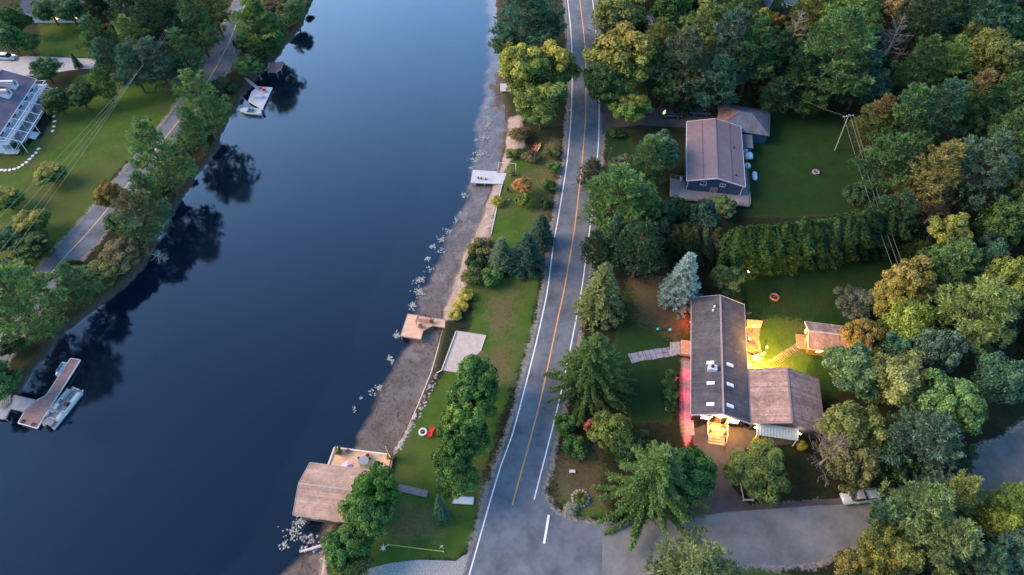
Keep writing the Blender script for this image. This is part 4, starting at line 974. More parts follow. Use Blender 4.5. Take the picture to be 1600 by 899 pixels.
white_p = mat('white_paint', (.6, .6, .63), .5, .06, 2)
dark_wall = band_mat('dark_siding', (.05, .042, .045), (.03, .025, .03), 'Z', 4.0, .12, .7, .1)
brown_wall = band_mat('brown_siding', (.13, .085, .06), (.08, .05, .04), 'Z', 4.0, .12, .7, .12)
white_wall = band_mat('white_siding', (.6, .62, .68), (.45, .47, .52), 'Z', 4.0, .12, .6, .06)
glass = mat('window_glass', (.03, .04, .05), .08, .02, 1, .8)
skyglass = mat('skylight_sheen', (.8, .78, .8), .25, .04, 1, .6)  # sky reflection painted into the panes as near-white
glow = mat('lit_window', (.9, .7, .4), .5, .05, 1, .3, emit=(1.0, .62, .22), estr=1.1)
bulb = mat('lamp_glass', (1, .9, .7), .4, .02, 1, .3, emit=(1.0, .75, .4), estr=9)
redbulb = mat('red_lamp_glass', (1, .2, .2), .4, .02, 1, .3, emit=(1.0, .05, .06), estr=5)
cedarw = band_mat('fresh_deck_boards', (.62, .38, .27), (.34, .2, .14), 'X', 6.5, .1, .75, .12, .2, .9, tilevar=.1)
cedarw_y = band_mat('fresh_deck_boards_across', (.62, .38, .27), (.34, .2, .14), 'Y', 6.5, .1, .75, .12, .2, .9, tilevar=.1)
yellowdeck = band_mat('golden_deck_boards', (.55, .38, .22), (.3, .2, .12), 'X', 6.5, .1, .75, .12, .2, .9, tilevar=.1)
reddeck = band_mat('weathered_red_boards', (.26, .16, .155), (.12, .08, .08), 'Y', 5, .12, .8, .18, .2, .8, tilevar=.16)
greydeck = band_mat('grey_boards', (.25, .27, .31), (.13, .14, .16), 'X', 5, .12, .8, .12, .2, .8, tilevar=.1)
whitedeck = band_mat('whitewashed_boards', (.46, .46, .5), (.28, .28, .32), 'X', 5, .1, .7, .1, .2, .8, tilevar=.08)
timber = mat('timber', (.3, .2, .14), .8, .2, 3)
greywood = mat('grey_timber', (.2, .19, .185), .85, .2, 3)
palewood = mat('pale_timber', (.6, .54, .49), .8, .12, 3)
black = mat('black_plastic', (.02, .02, .022), .5, .1, 3)
rubber = mat('rubber', (.02, .02, .02), .8, .1, 3)
steel = mat('brushed_steel', (.45, .46, .48), .35, .05, 3, .5, .8)
stone = mat('grey_stone', (.3, .28, .28), .9, .25, 2.5, bump=.4, bscale=6)
flag_s = mat('flagstone', (.22, .22, .27), .85, .22, 1.4, bump=.3, bscale=5)
warm_s = mat('patio_stone', (.2, .17, .14), .85, .22, 1.6, bump=.3, bscale=5)
redc = mat('red_plastic', (.55, .035, .03), .45, .1, 2)
pinkc = mat('pink_canvas', (.7, .36, .42), .8, .08, 2)
carwhite = mat('white_car_paint', (.38, .4, .44), .25, .03, 1, .5, coat=.6)
cardark = mat('dark_car_paint', (.03, .035, .045), .25, .05, 1, .5, coat=.6)
pontoon_m = mat('boat_grey', (.17, .19, .22), .45, .08, 1.5)
vinyl_w = mat('boat_white', (.42, .46, .5), .4, .05, 1.5)
vinyl_b = mat('boat_blue_glass', (.08, .16, .22), .2, .05, 1.5, .6)
tarp = mat('white_tarp', (.5, .6, .68), .6, .15, 1.5, bump=.5, bscale=3)
wirem = mat('aluminium_wire', (.3, .33, .35), .5, .05, 1, .5, .3)
polewood = mat('pole_wood', (.28, .26, .25), .85, .15, 3, stretch=(3, 3, .5))
leafy = mat('potted_leaves', (.12, .12, .03), .7, .35, 9)

def lampobj(name, loc, label, col=(1, .62, .25), W=30, m=None, cat='lamp', group=None, parent=None, r=.13, post=0.0):
    """a lamp fitting with its own light"""
    e = empty(name, loc, 0, label if parent is None else None, cat, group)
    if parent: e.parent = parent
    if post: MB().cyl((0, 0, -post), .04, post, 8).build('post', black, e)
    MB().cyl((0, 0, -.06), r*.9, .06, 10).cyl((0, 0, r*1.9), r*.95, .07, 10, r*.4).build('cap', black, e)
    MB().ball((0, 0, r), r, 10).build('bulb', m or bulb, e, True)
    if W:
        L = bpy.data.lights.new('lamp_light', 'POINT'); L.energy = W; L.color = col; L.shadow_soft_size = .25
        lo = bpy.data.objects.new('lamp_light', L); COL.objects.link(lo); lo.parent = e; lo.location = (0, 0, r*2+.25)
    return e
def gable(root, w, l, eh, rh, roofm, wallm, oe=.5, og=.5, th=.16, trim=None, z0=0.0, ridge=None):
    hw, hl = w/2-oe, l/2-og; s = (rh-eh)/(w/2); we = rh-s*hw-.06; wr = rh-.06
    sec = lambda y: [(-hw, y, z0), (hw, y, z0), (hw, y, we), (0, y, wr), (-hw, y, we)]
    MB().loft([sec(-hl), sec(hl)]).build('wall', wallm, root)
    m = MB()
    for sg in (-1, 1):
        a = lambda y: [(0, y, rh), (sg*w/2, y, eh), (sg*w/2, y, eh+th), (0, y, rh+th)]
        m.loft([a(-l/2), a(l/2)])
    roof = m.build('roof', roofm, root)
    MB().box((0, 0, rh+th+.03), (.28, l, .06)).build('ridge_cap', ridge or trim or roofm, roof)
    if trim:
        t = MB()
        for y in (-l/2-.045, l/2+.045):
            for sg in (-1, 1): t.bar((0, y, rh+th*.4), (sg*(w/2+.02), y, eh+th*.4), .08, .26)
        for sg in (-1, 1): t.bar((sg*(w/2+.06), -l/2, eh+.05), (sg*(w/2+.06), l/2, eh+.05), .1, .16)
        t.build('roof_trim', trim, roof)
    return roof
def window(root, c, w, h, face='S', m=None, frame=None, bars=1, name='window'):
    """window on a wall; face S/N = wall in the local XZ plane, E/W = YZ plane; its pane and bars as sub-part"""
    f = MB(); g = MB(); t = .07
    def B(mb, u, v, du, dv, d, off):
        if face in 'SN':
            sg = -1 if face == 'S' else 1
            mb.box((c[0]+u, c[1]+sg*off, c[2]+v), (du, d, dv))
        else:
            sg = -1 if face == 'W' else 1
            mb.box((c[0]+sg*off, c[1]+u, c[2]+v), (d, du, dv))
    B(f, 0, h/2+t/2, w+2*t, t, .1, .06); B(f, 0, -h/2-t/2, w+2*t, t, .14, .07)
    B(f, -w/2-t/2, 0, t, h, .1, .06); B(f, w/2+t/2, 0, t, h, .1, .06)
    for i in range(bars): B(f, -w/2+w*(i+1)/(bars+1), 0, .05, h, .05, .06)
    o = f.build(name, frame or white_p, root); B(g, 0, 0, w, h, .03, .025); g.build('pane', m or glass, o)
    return o
def local(root, px, py, z):
    p = at(px, py, z); M = Matrix.Translation(root.location) @ Matrix.Rotation(root.rotation_euler.z, 4, 'Z')
    return M.inverted() @ p
def table_set(): pass

# ------------------------------------------------------------------ main house
RZ = R_(-9.3)
H1 = empty('house', (34.8, 60.8, 1), RZ, 'long house with dark shingle roof, six white skylights and a lit south porch', 'house')
roof = gable(H1, 9.2, 23.4, 2.9, 4.7, shingle_d, dark_wall, .5, .7, trim=mat('pale_trim', (.5, .47, .5), .6), ridge=mat('ridge_shingle', (.36, .27, .27), .8, .12, 3))
sl = (4.7-2.9)/4.6
def on_roof(px, py):
    p = at(px, py, 4.9); q = local(H1, px, py, 4.9)
    z = 4.7-abs(q.x)*sl+.16
    q = local(H1, px, py, 1+z); return Vector((q.x, q.y, 4.7-abs(q.x)*sl+.16))
for px, py in ((1110, 567), (1110.5, 599), (1110, 632), (1140.5, 571), (1141, 602), (1141, 635)):
    q = on_roof(px, py); ry = math.atan(sl)*(1 if q.x > 0 else -1)
    f = MB().box(q+Vector((0, 0, .05)), (1.25, .62, .14), ry=ry).build('skylight', white_p, roof)
    MB().box(q+Vector((0, 0, .135)), (1.13, .5, .03), ry=ry).build('pane', skyglass, f)
q = on_roof(1112.5, 577.5)
ch = MB().box(q+Vector((0, 0, .35)), (1.35, .95, 1.0)).build('chimney', white_p, roof)
MB().cyl(q+Vector((-.1, 0, .85)), .24, .35, 12).build('flue', black, ch)
for px, py in ((1116.5, 480), (1114, 486)):
    q = on_roof(px, py); MB().cyl(q-Vector((0, 0, .1)), .16, .4, 10).ball(q+Vector((0, 0, .32)), .22, 10, (1, 1, .6)).build('roof_vent', white_p, roof)
# south gable: lit windows, door, porch
ys = -23.4/2+.7
window(H1, (-2.0, ys, 1.7), 1.5, 1.2, 'S', glow, black, 1); window(H1, (2.2, ys, 1.7), 1.9, 1.2, 'S', glow, black, 1)
window(H1, (-.55, ys, 3.25), 1.0, .9, 'S', glow, palewood, 0); window(H1, (.65, ys, 3.25), 1.0, .9, 'S', glow, palewood, 0)
dr = MB().box((0, ys-.05, 1.25), (1.0, .08, 2.1)).build('door', timber, H1); MB().ball((.38, ys-.12, 1.2), .05, 8).build('handle', steel, dr)
pr = MB().box((0, ys-1.25, .35), (3.0, 2.3, .16))
for i in range(3): pr.box((0, ys-2.6-.42*i, .26-.12*i), (2.5-.0*i, .42, .13))
pr = pr.build('porch', yellowdeck, H1)
rl = MB()
for x in (-1.5, 1.5):
    for y in (-.2, -1.2, -2.35): rl.box((x, ys+y, .85), (.09, .09, .95))
    rl.bar((x, ys-.2, 1.3), (x, ys-2.35, 1.3), .1, .07); rl.bar((x, ys-.2, .75), (x, ys-2.35, .75), .05, .05)
    rl.bar((x, ys-2.35, 1.3), (x*.9, ys-3.4, .9), .1, .07); rl.box((x*.9, ys-3.4, .45), (.09, .09, .95))
rl.build('railing', palewood, pr)
MB().box((-.35, ys-1.2, .47), (1.1, .8, .05)).build('doormat', mat('doormat', (.35, .3, .32), .95, .2, 8), pr)
pots = MB()
for x, y in ((-1.2, -.5), (1.2, -.5), (1.2, -1.9), (-1.2, -1.9)):
    e = empty('potted_plant', H1.matrix_basis @ Vector((x, ys+y, .43)), RZ, 'golden-lit potted plant on the porch, '+{(-1.2, -.5): 'left of the door', (1.2, -.5): 'right of the door', (1.2, -1.9): 'at the right head of the steps', (-1.2, -1.9): 'at the left head of the steps'}[(x, y)], 'plant', 'potted plants on the lit porch')
    MB().cyl((0, 0, 0), .18, .3, 10, .22).build('pot', timber, e); 
    m_ = MB()
    for k in range(14): m_.ball((random.uniform(-.22, .22), random.uniform(-.22, .22), .45+random.uniform(-.1, .25)), random.uniform(.08, .15), 6)
    m_.build('leaves', leafy, e)
for x, z, wt in ((-2.9, 2.45, 130), (.0, 2.6, 150), (1.8, 2.3, 260), (-1.3, 2.4, 100)):
    lampobj('wall_lamp', (x, ys-.22, z), None, W=wt*(2.2 if x > 1.5 else .42), parent=H1, col=(1, .46, .08))
for x in (-3.6, 3.6):
    MB().box((x, ys-.1, 1.2), (.4, .12, .5)).build('wall_lantern', black, H1)
# west entrance: orange landing, stone steps, red lit walk
land = MB().box((-4.6-.35, 2.5, .45), (1.9, 3.0, .5)).build('landing', mat('terracotta_landing', (.55, .3, .2), .8, .15, 2), H1)
MB().box((-4.6-.4, 1.0, 1.15), (1.9, .07, .07)).box((-5.9, 1.0, .9), (.08, .08, .6)).box((-4.2, 1.0, .9), (.08, .08, .6)).build('railing', palewood, land)
stp = MB()
for i in range(3): stp.box((-6.3-.55*i, 2.4-.12*i, .33-.12*i), (.6, 2.6+.15*i, .16))
stp.build('steps', stone, H1)
# patio furniture and lamps on the east side are things of their own (below)

# garage
H2 = empty('garage', (43.95, 52.5, 1), RZ, 'wide garage with light brown shingle roof attached beside the long house', 'garage')
roof2 = gable(H2, 11.2, 9.9, 2.9, 4.9, shingle_b, dark_wall, .4, .45, trim=mat('brown_trim', (.2, .15, .14), .7))
yg = -9.9/2+.45
gd = MB()
for i in range(4): gd.box((-1.6, yg-.06, .35+.55*i), (4.6, .08, .5))
gd.build('garage_door', mat('garage_door_paint', (.16, .08, .07), .6, .1, 2), H2)
aw = MB(); aw.box((-1.5, yg-.95, 2.45), (6.4, 1.9, .08), rx=.3)
for i in range(14): aw.box((-4.5+.46*i, yg-.95, 2.52), (.05, 1.9, .06), rx=.3)
awn = aw.build('awning', mat('awning_metal', (.42, .46, .45), .4, .08, 2, .5, .3), H2)
for x in (-4.5, 1.5): MB().box((x, yg-1.75, 1.1), (.12, .12, 2.2)).build('post', white_p, awn)
lampobj('wall_lamp', (-4.9, yg-.7, 2.3), None, W=22, parent=H2, col=(1, .85, .6)); lampobj('wall_lamp', (2.1, yg-.7, 2.3), None, W=22, parent=H2, col=(1, .85, .6))
for x, lab in ((-4.0, 'lamp-lit climbing shrub at the left end of the garage awning'), (2.7, 'lamp-lit climbing shrub at the right end of the garage awning')):
    p = H2.matrix_basis @ Vector((x, yg-2.0, 0))
    v = PROTO['bush'][0]; e = empty('shrub', (p.x, p.y, 1), 0, lab, 'shrub'); e.scale = (.5, .5, .75)
    link('stem', v[1], None, e); c = link('foliage', v[0], None, e); c.color = (.22, .2, .03, 1)

# garden shed
H3 = empty('shed', (54.6, 65.1, 1), R_(-99.0), 'small brown-roofed shed at the end of the lit stone path', 'shed')
roof3 = gable(H3, 5.6, 7.2, 2.2, 3.4, shingle_b, brown_wall, .35, .45, trim=mat('shed_trim', (.45, .38, .36), .7))
ysd = 0
d3 = MB().box((0, -7.2/2+.45-.05, 1.0), (1.0, .08, 1.95)).build('door', timber, H3); MB().ball((.35, -3.28, 1.0), .05, 8).build('handle', steel, d3)
window(H3, (-1.6, -7.2/2+.45, 1.3), .6, .6, 'S', glow, white_p, 1)
window(H3, (5.6/2-.35, -1.6, 1.3), .8, .6, 'E', glow, timber, 1)
MB().box((0, -7.2/2-.3, .12), (3.0, 1.5, .14)).build('step', timber, H3)
p = H3.matrix_basis @ Vector((1.9, -3.9, 1.7)); lampobj('wall_lamp', (1.5, -3.35, 2.0), None, W=14, parent=H3, col=(1, .45, .15)); lampobj('wall_lamp', (2.6, -1.2, 1.7), None, W=28, parent=H3, col=(1, .4, .1))

# patio, paths
pat = [tuple(p[:2]) for p in P((1160, 500), (1191, 504), (1188, 514), (1186, 530), (1189, 545), (1194, 560), (1194, 576), (1188, 583), (1163, 583))]
o = sheet(pat, 1.05, 'patio', warm_s)
def slabpath(pts, w, name, m, sz=.9, z=1.02, seed=1, warm=False):
    """irregular stone slabs laid side by side"""
    rg = random.Random(seed); mb = MB(); pts = spline(pts, .4); acc = 0; i = 0
    while i < len(pts)-1:
        j = min(len(pts)-1, i+max(1, int(sz*rg.uniform(.7, 1.3)/.4)))
        a, b = pts[i], pts[j]; d = (b-a).normalized(); nn = Vector((-d.y, d.x, 0)); cols = max(1, round(w/1.0)); 
        for c_ in range(cols):
            u0 = -w/2+w*c_/cols+.04; u1 = -w/2+w*(c_+1)/cols-.04
            jj = lambda: rg.uniform(-.08, .08)
            A = a+d*.04; B = b-d*.04
            poly = [(A+nn*(u0+jj()))[:2], (A+nn*(u1+jj()))[:2], (B+nn*(u1+jj()))[:2], ((A+B)/2+nn*(u0-rg.uniform(0, .12)))[:2], (B+nn*(u0+jj()))[:2]]
            if cols > 1: poly = [poly[0], poly[1], poly[2], poly[4]]
            mb.prism([tuple(q) for q in poly], z-.05, z+rg.uniform(.03, .06))
        i = j
    o = mb.build(name, m); o['kind'] = 'structure'; return o
slabpath(P((1058, 549.5), (1040, 551), (1020, 554), (1002, 557), (984, 561)), 2.0, 'stone_path', flag_s, 1.1)
slabpath(P((1192, 574), (1210, 565), (1232, 551), (1250, 540), (1257, 537)), 1.3, 'stone_path', warm_s, .6, seed=3)
ribbon(spline(P((1074, 565), (1075, 620), (1078, 680))), 1.5, 1.03, 'side_walk', mat('side_walk', (.34, .26, .25), .85, .2, 2))
# red lamps along the west walk, warm lamps on the patio
for i, (px, py, lab) in enumerate(((1074, 585, 'highest'), (1075, 618, 'second'), (1075, 652, 'third'), (1077, 690, 'lowest'))):
    p = at(px, py, 1.3); lampobj('garden_lamp', (p.x, p.y, 1.45), 'small red garden lamp on the walk west of the long house, %s of four' % lab, (1, .03, .09), 34, redbulb, group='red garden lamps', r=.07, post=.45)
for px, py, W_, lab in ((1078, 505, 80, 'red garden lamp among the bushes at the northwest house corner'), (1079, 520, 70, 'orange-red garden lamp just above the entrance landing')):
    p = at(px, py, 1.6); lampobj('garden_lamp', (p.x, p.y, 1.9), lab, (1, .10, .02), W_, redbulb, r=.07, post=.9)
for px, py, W_, lab in ((1193, 552, 900, 'bright patio lamp on the lawn edge of the lit patio'), (1172, 572, 210, 'bright patio lamp between house and garage'), (1177, 513, 170, 'orange patio lamp at the north end of the patio')):
    hh = 4.4 if W_ > 500 else 3.0
    p = at(px, py, 2.6); lampobj('patio_lamp', (p.x, p.y, hh), lab, (1, .50, .06), W_, r=.16, post=hh-1)
fp = H2.matrix_basis @ Vector((-3.2, 4.55, 2.7)); fl_ = empty('flood_lamp', fp, 0, 'flood lamp under the north eave of the brown garage, aimed at the lit lawn', 'lamp')
MB().box((0, .05, 0), (.35, .2, .25)).build('housing', black, fl_); MB().box((0, .17, 0), (.3, .03, .2)).build('lens', bulb, fl_)
L = bpy.data.lights.new('flood_light', 'SPOT'); L.energy = 5000; L.color = (1, .5, .02); L.spot_size = R_(125); L.spot_blend = .35; L.shadow_soft_size = .15
lo = bpy.data.objects.new('flood_light', L); COL.objects.link(lo); lo.parent = fl_; lo.location = (0, .3, 0)
lo.rotation_euler = (Vector(fp)+Vector((0, .3, 0))-at(1205, 535, 1)).to_track_quat('Z', 'Y').to_euler()
# patio wall, sofa, table, chairs
o = MB().prism([tuple(p[:2]) for p in P((1166, 502), (1191, 504), (1188, 513), (1166, 512))], 1.0, 1.55).build('planter_wall', mat('lit_planter_stone', (.5, .36, .2), .85, .2, 2)); tag(o, 'low stone planter wall at the north end of the lit patio', 'planter')
e = empty('patio_sofa', at(1173, 550, 1.05), R_(-40), 'dark purple-grey cushioned sofa on the lit patio', 'sofa')
MB().box((0, 0, .22), (2.0, .85, .4)).build('seat', mat('sofa_fabric', (.17, .12, .15), .9, .15, 5), e, bevel=.04); MB().box((0, .42, .55), (2.0, .18, .6)).build('backrest', _m['sofa_fabric'], e, bevel=.04)
for s in (-1, 1): MB().box((s*1.05, 0, .38), (.14, .9, .55)).build('armrest', black, e)
e = empty('patio_table', at(1180, 563, 1.05), R_(20), 'square pale table on the lit patio below the sofa', 'table')
MB().box((0, 0, .72), (1.5, 1.2, .06)).build('tabletop', mat('table_stone', (.45, .4, .42), .6, .1, 4), e)
for x in (-.6, .6):
    for y in (-.45, .45): MB().box((x, y, .35), (.07, .07, .7)).build('leg', black, e)
def folding_chair(loc, rz, label, m, group=None, name='chair'):
    e = empty(name, loc, rz, label, 'chair', group)
    MB().box((0, 0, .42), (.5, .48, .05)).build('seat', m, e); MB().box((0, .25, .75), (.5, .05, .6), rx=-.2).build('backrest', m, e)
    for x in (-.22, .22):
        MB().bar((x, -.22, 0), (x, .2, .45), .04, .04).build('leg', black, e); MB().bar((x, .22, 0), (x, -.2, .45), .04, .04).build('leg', black, e)
    return e
folding_chair(at(1170, 532, 1.05), 1.2, 'thin metal chair on the lit patio above the sofa', steel)
folding_chair(at(1190, 556, 1.05), -1.4, 'patio chair by the lawn edge right of the bright lamp', palewood)
e = empty('barbecue', at(1168, 492, 1.0), .2, 'small barbecue with a pale handle at the north east house corner', 'barbecue')
MB().box((0, 0, .85), (.9, .5, .35)).build('lid', black, e, bevel=.06); MB().box((0, 0, .35), (.8, .45, .65)).build('cabinet', black, e); MB().box((.0, -.3, .95), (.7, .04, .04)).build('handle', steel, e)
def firepit(px, py, r, label, m=stone):
    e = empty('fire_pit', at(px, py, 1.0), 0, label, 'fire pit'); b = MB()
    for k in range(14):
        t = k/14*6.283; b.box((r*math.cos(t), r*math.sin(t), .16), (.3, r*.44, .32), rz=t)
    b.build('ring', m, e, bevel=.03); MB().cyl((0, 0, .0), r*.86, .08, 16).build('ash', black, e); MB().bar((-.3, 0, .14), (.35, .2, .18), .12, .12).build('log', timber, e)
firepit(1274.5, 270, .62, 'stone fire ring in the upper back lawn beside the blue house'); firepit(1210, 465, .7, 'brick-red fire ring in the lower back lawn', mat('brick_stone', (.3, .13, .09), .9, .2, 3))
firepit(661, 676, .55, 'round white-rimmed fire ring beside the red lawn chairs', mat('white_stone', (.62, .62, .6), .8, .1, 3))
def bigchair(px, py, rz, label, group=None, m=redc, z=1.0):
    e = empty('lawn_chair', at(px, py, z), rz, label, 'chair', group); s = MB()
    for i in range(5): s.box((-.22+.11*i, 0, .33), (.09, .55, .03))
    s.build('seat', m, e); s = MB()
    for i in range(5): s.box((-.22+.11*i, .42, .72), (.09, .04, .85-.06*abs(i-2)), rx=-.35)
    s.build('backrest', m, e)
    for x in (-.36, .36): MB().box((x, .02, .55), (.13, .75, .03)).build('armrest', m, e); MB().box((x, -.3, .27), (.05, .1, .55)).build('leg', m, e); MB().bar((x, .5, .02), (x, -.25, .35), .04, .09).build('leg', m, e)
bigchair(674.5, 673, -1.7, 'red wooden lawn chair beside the fire ring, upper one', 'red lawn chairs'); bigchair(671, 681, -1.35, 'red wooden lawn chair beside the fire ring, lower one', 'red lawn chairs')
for px, py, lab, m in ((1027, 518, 'teal glass garden globe in the front lawn, left one', (.05, .5, .5)), (1046, 519, 'teal glass garden globe in the front lawn, right one', (.2, .6, .6))):
    e = empty('garden_globe', at(px, py, 1.0), 0, lab, 'garden globe', 'teal garden globes'); MB().cyl((0, 0, 0), .1, .5, 8, .05).build('stand', black, e); MB().ball((0, 0, .72), .27, 14).build('globe', mat('teal_glass'+lab[-8:-4].strip(), m, .1, .03, 1, .7), e, True)
e = empty('yard_lamp', at(1170, 425, 2.2)-Vector((0, 0, 1.2)), 0, 'white globe lamp on a post at the foot of the tall hedge', 'lamp')
MB().cyl((0, 0, 0), .05, 1.2, 8).build('post', black, e); MB().ball((0, 0, 1.45), .36, 14).build('globe', mat('white_globe', (.8, .82, .88), .3, .02, 1, emit=(.8, .85, 1), estr=.35), e, True)

# ------------------------------------------------------------------ blue house and its garage
B1 = empty('house', (43.1, 111.2, 1), R_(-8.8), 'blue house with mauve metal roof and white-framed gable windows', 'house')
rb = gable(B1, 11.7, 19.0, 3.4, 4.9, metal_roof, blue_wall, .35, .35, trim=white_p, ridge=metal_roof)
for x in (-2.7, 3.2): MB().box((x, 0, 4.9-abs(x)*1.5/5.85+.19), (.14, 18.9, .05), ry=math.atan(1.5/5.85)*(1 if x > 0 else -1)).build('roof_seam', mat('seam_brown', (.11, .07, .07), .8), rb)
for x, y in ((4.0, -7.0), (3.9, 1.5)): MB().cyl((x, y, 3.9), .16, .5, 10).build('roof_vent', black, rb)
yb = -19.0/2+.35
window(B1, (-2.4, yb, 3.0), 1.1, .8, 'S'); window(B1, (1.5, yb, 3.0), 1.0, .7, 'S')
MB().box((0, yb-.06, 1.2), (1.6, .06, 2.0)).build('door', mat('blue_house_door', (.2, .17, .16), .6), B1)
window(B1, (5.5, -3, 1.7), 1.4, 1.0, 'E'); window(B1, (5.5, 4, 1.7), 1.4, 1.0, 'E')
MB().box((-5.5, yb-.07, 1.7), (.14, .08, 3.2)).box((5.5, yb-.07, 1.7), (.14, .08, 3.2)).build('corner_trim', white_p, B1)
dk = MB().prism([(-8.8, yb-3.0), (7.3, yb-3.0), (7.3, 1.0), (5.55, 1.0), (5.55, yb-.05), (-5.6, yb-.05), (-5.6, -6.2), (-8.8, -6.2)], .55, .75).build('deck', mat('blue_grey_deck', (.19, .19, .22), .8, .15, 2), B1)
r_ = MB(); pth = [(-5.6, -6.2), (-8.8, -6.2), (-8.8, yb-3.0), (7.3, yb-3.0), (7.3, 1.0)]
for (a, b) in zip(pth, pth[1:]):
    a = Vector((*a, 1.65)); b = Vector((*b, 1.65)); n = int((b-a).length/1.5)+1
    r_.bar(a, b, .1, .07); r_.bar(a-Vector((0, 0, .5)), b-Vector((0, 0, .5)), .05, .05)
    for k in range(n): q = a.lerp(b, k/n); r_.box((q.x, q.y, 1.2), (.09, .09, .9))
r_.build('railing', greywood, dk)
MB().box((-1, yb-3.5, .4), (2.0, 1.0, .15)).box((-1, yb-4.2, .2), (2.0, .7, .15)).build('steps', greywood, dk)
def clutter(pt, s, label, m, name='covered_furniture', cat='cover', seed=0):
    """furniture under a draped sheet: crumpled closed lump with a flat foot"""
    rg = random.Random(seed); n = 12; secs = []
    for zz, k in ((0, 1.0), (.35, 1.02), (.7, .9), (.95, .6), (1.02, .2)):
        secs.append([(s[0]/2*k*math.copysign(abs(math.cos(t))**.6, math.cos(t))*rg.uniform(.88, 1.08), s[1]/2*k*math.copysign(abs(math.sin(t))**.6, math.sin(t))*rg.uniform(.88, 1.08), s[2]*zz*rg.uniform(.93, 1.05)) for t in [6.283*i/n for i in range(n)]])
    o = MB().loft(secs).build(name, m); o.location = pt; o.rotation_euler.z = R_(-9); tag(o, label, cat); return o
clutter(at(1169, 245, 1.76), (1.9, 2.0, .9), 'pale blue-white tarp over furniture on the east deck, upper heap', tarp, seed=2)
clutter(at(1167, 260, 1.76), (1.5, 1.3, .7), 'small white tarp heap on the east deck below the large one', tarp, seed=3)
clutter(at(1179, 276, 1.0), (1.1, 2.6, .5), 'crumpled white sheet lying on the grass beside the east deck', tarp, seed=4)
clutter(at(1064, 281, 1.76), (.5, 1.5, .8), 'upright folded white chair cover on the west deck', tarp, seed=5)
e = empty('bench', at(1110, 299, 1.76), R_(-9), 'brown wooden bench under the blue gable wall', 'bench'); MB().box((0, 0, .45), (1.6, .45, .06)).build('seat', timber, e); MB().box((0, .22, .75), (1.6, .06, .45)).build('backrest', timber, e)
for s in (-.7, .7): MB().box((s, 0, .22), (.08, .4, .44)).build('leg', timber, e)
for px, py, lab in ((1066, 318, 'orange-glowing lantern in the garden below the blue house deck'), (1150, 318, 'small glowing lantern at the right garden corner below the blue house')):
    p = at(px, py, 1.3); lampobj('garden_lantern', (p.x, p.y, 1.5), lab, (1, .5, .2), 2.5, r=.13, post=.5)
e = empty('flower_pot', at(1100, 313, 1.0), 0, 'red flowers in a pot before the blue house deck', 'flower pot'); MB().cyl((0, 0, 0), .3, .4, 12, .36).build('pot', stone, e)
m_ = MB()
for k in range(26): m_.ball((random.uniform(-.5, .5), random.uniform(-.4, .4), .55+random.uniform(-.1, .25)), random.uniform(.07, .13), 6)
m_.build('flowers', mat('red_petals', (.6, .03, .06), .6, .2, 4), e)
B2 = empty('garage', (52.0, 123.4, 1), R_(-14), 'slate-blue hip-roofed garage behind the blue house', 'garage')
w, l = 11.5, 9.0
MB().box((0, 0, 1.35), (w-.8, l-.8, 2.7)).build('wall', blue_wall, B2)
hip = MB().add([(-w/2, -l/2, 2.7), (w/2, -l/2, 2.7), (w/2, l/2, 2.7), (-w/2, l/2, 2.7), (-1.3, 0, 4.6), (1.3, 0, 4.6), (-w/2, -l/2, 2.55), (w/2, -l/2, 2.55), (w/2, l/2, 2.55), (-w/2, l/2, 2.55)],
    [(0, 1, 5, 4), (1, 2, 5), (2, 3, 4, 5), (9, 8, 7, 6), (6, 7, 1, 0), (7, 8, 2, 1), (8, 9, 3, 2), (9, 6, 0, 3)]).build('roof', slate_roof, B2)
MB().add([(-w/2-.02, -l/2, 2.75), (-w/2-.02, l/2, 2.75), (-1.3, 0, 4.66), (-w/2, -l/2, 2.7), (-w/2, l/2, 2.7), (-1.3, 0, 4.58)], [(0, 2, 1), (3, 4, 5), (0, 1, 4, 3), (1, 2, 5, 4), (2, 0, 3, 5)]).build('rusty_slope', rust_roof, hip)
lampobj('wall_lamp', (-3.2, -l/2-.0, 2.75), None, W=3, parent=B2, col=(.9, .95, 1)); 
window(B2, (-1, -l/2+.4, 1.5), 1.2, .8, 'S')
gd = MB()
for i in range(4): gd.box((-w/2+.36, .5, .35+.5*i), (.08, 3.8, .46))
gd.build('garage_door', white_p, B2)
e = empty('garden_annex', (51.2, 116.2, 1), R_(-9), 'flat-roofed blue annex between the blue house and its garage', 'annex'); MB().box((0, 0, 1.2), (2.2, 4.0, 2.4)).build('wall', blue_wall, e); MB().box((0, 0, 2.46), (2.6, 4.4, .12)).build('roof', slate_roof, e)
MB().box((0, -2.03, 1.0), (.9, .06, 1.9)).build('door', white_p, e)
for px, py, s, lab in ((1198, 205, .45, 'pale round float hung at the garage corner'),):
    o = MB().ball((0, 0, .4), s, 12, (1, 1, .8)).build('float', tarp, None, True); o.location = at(px, py, 1); tag(o, 'pale round float lying by the hip-roofed garage corner', 'float')

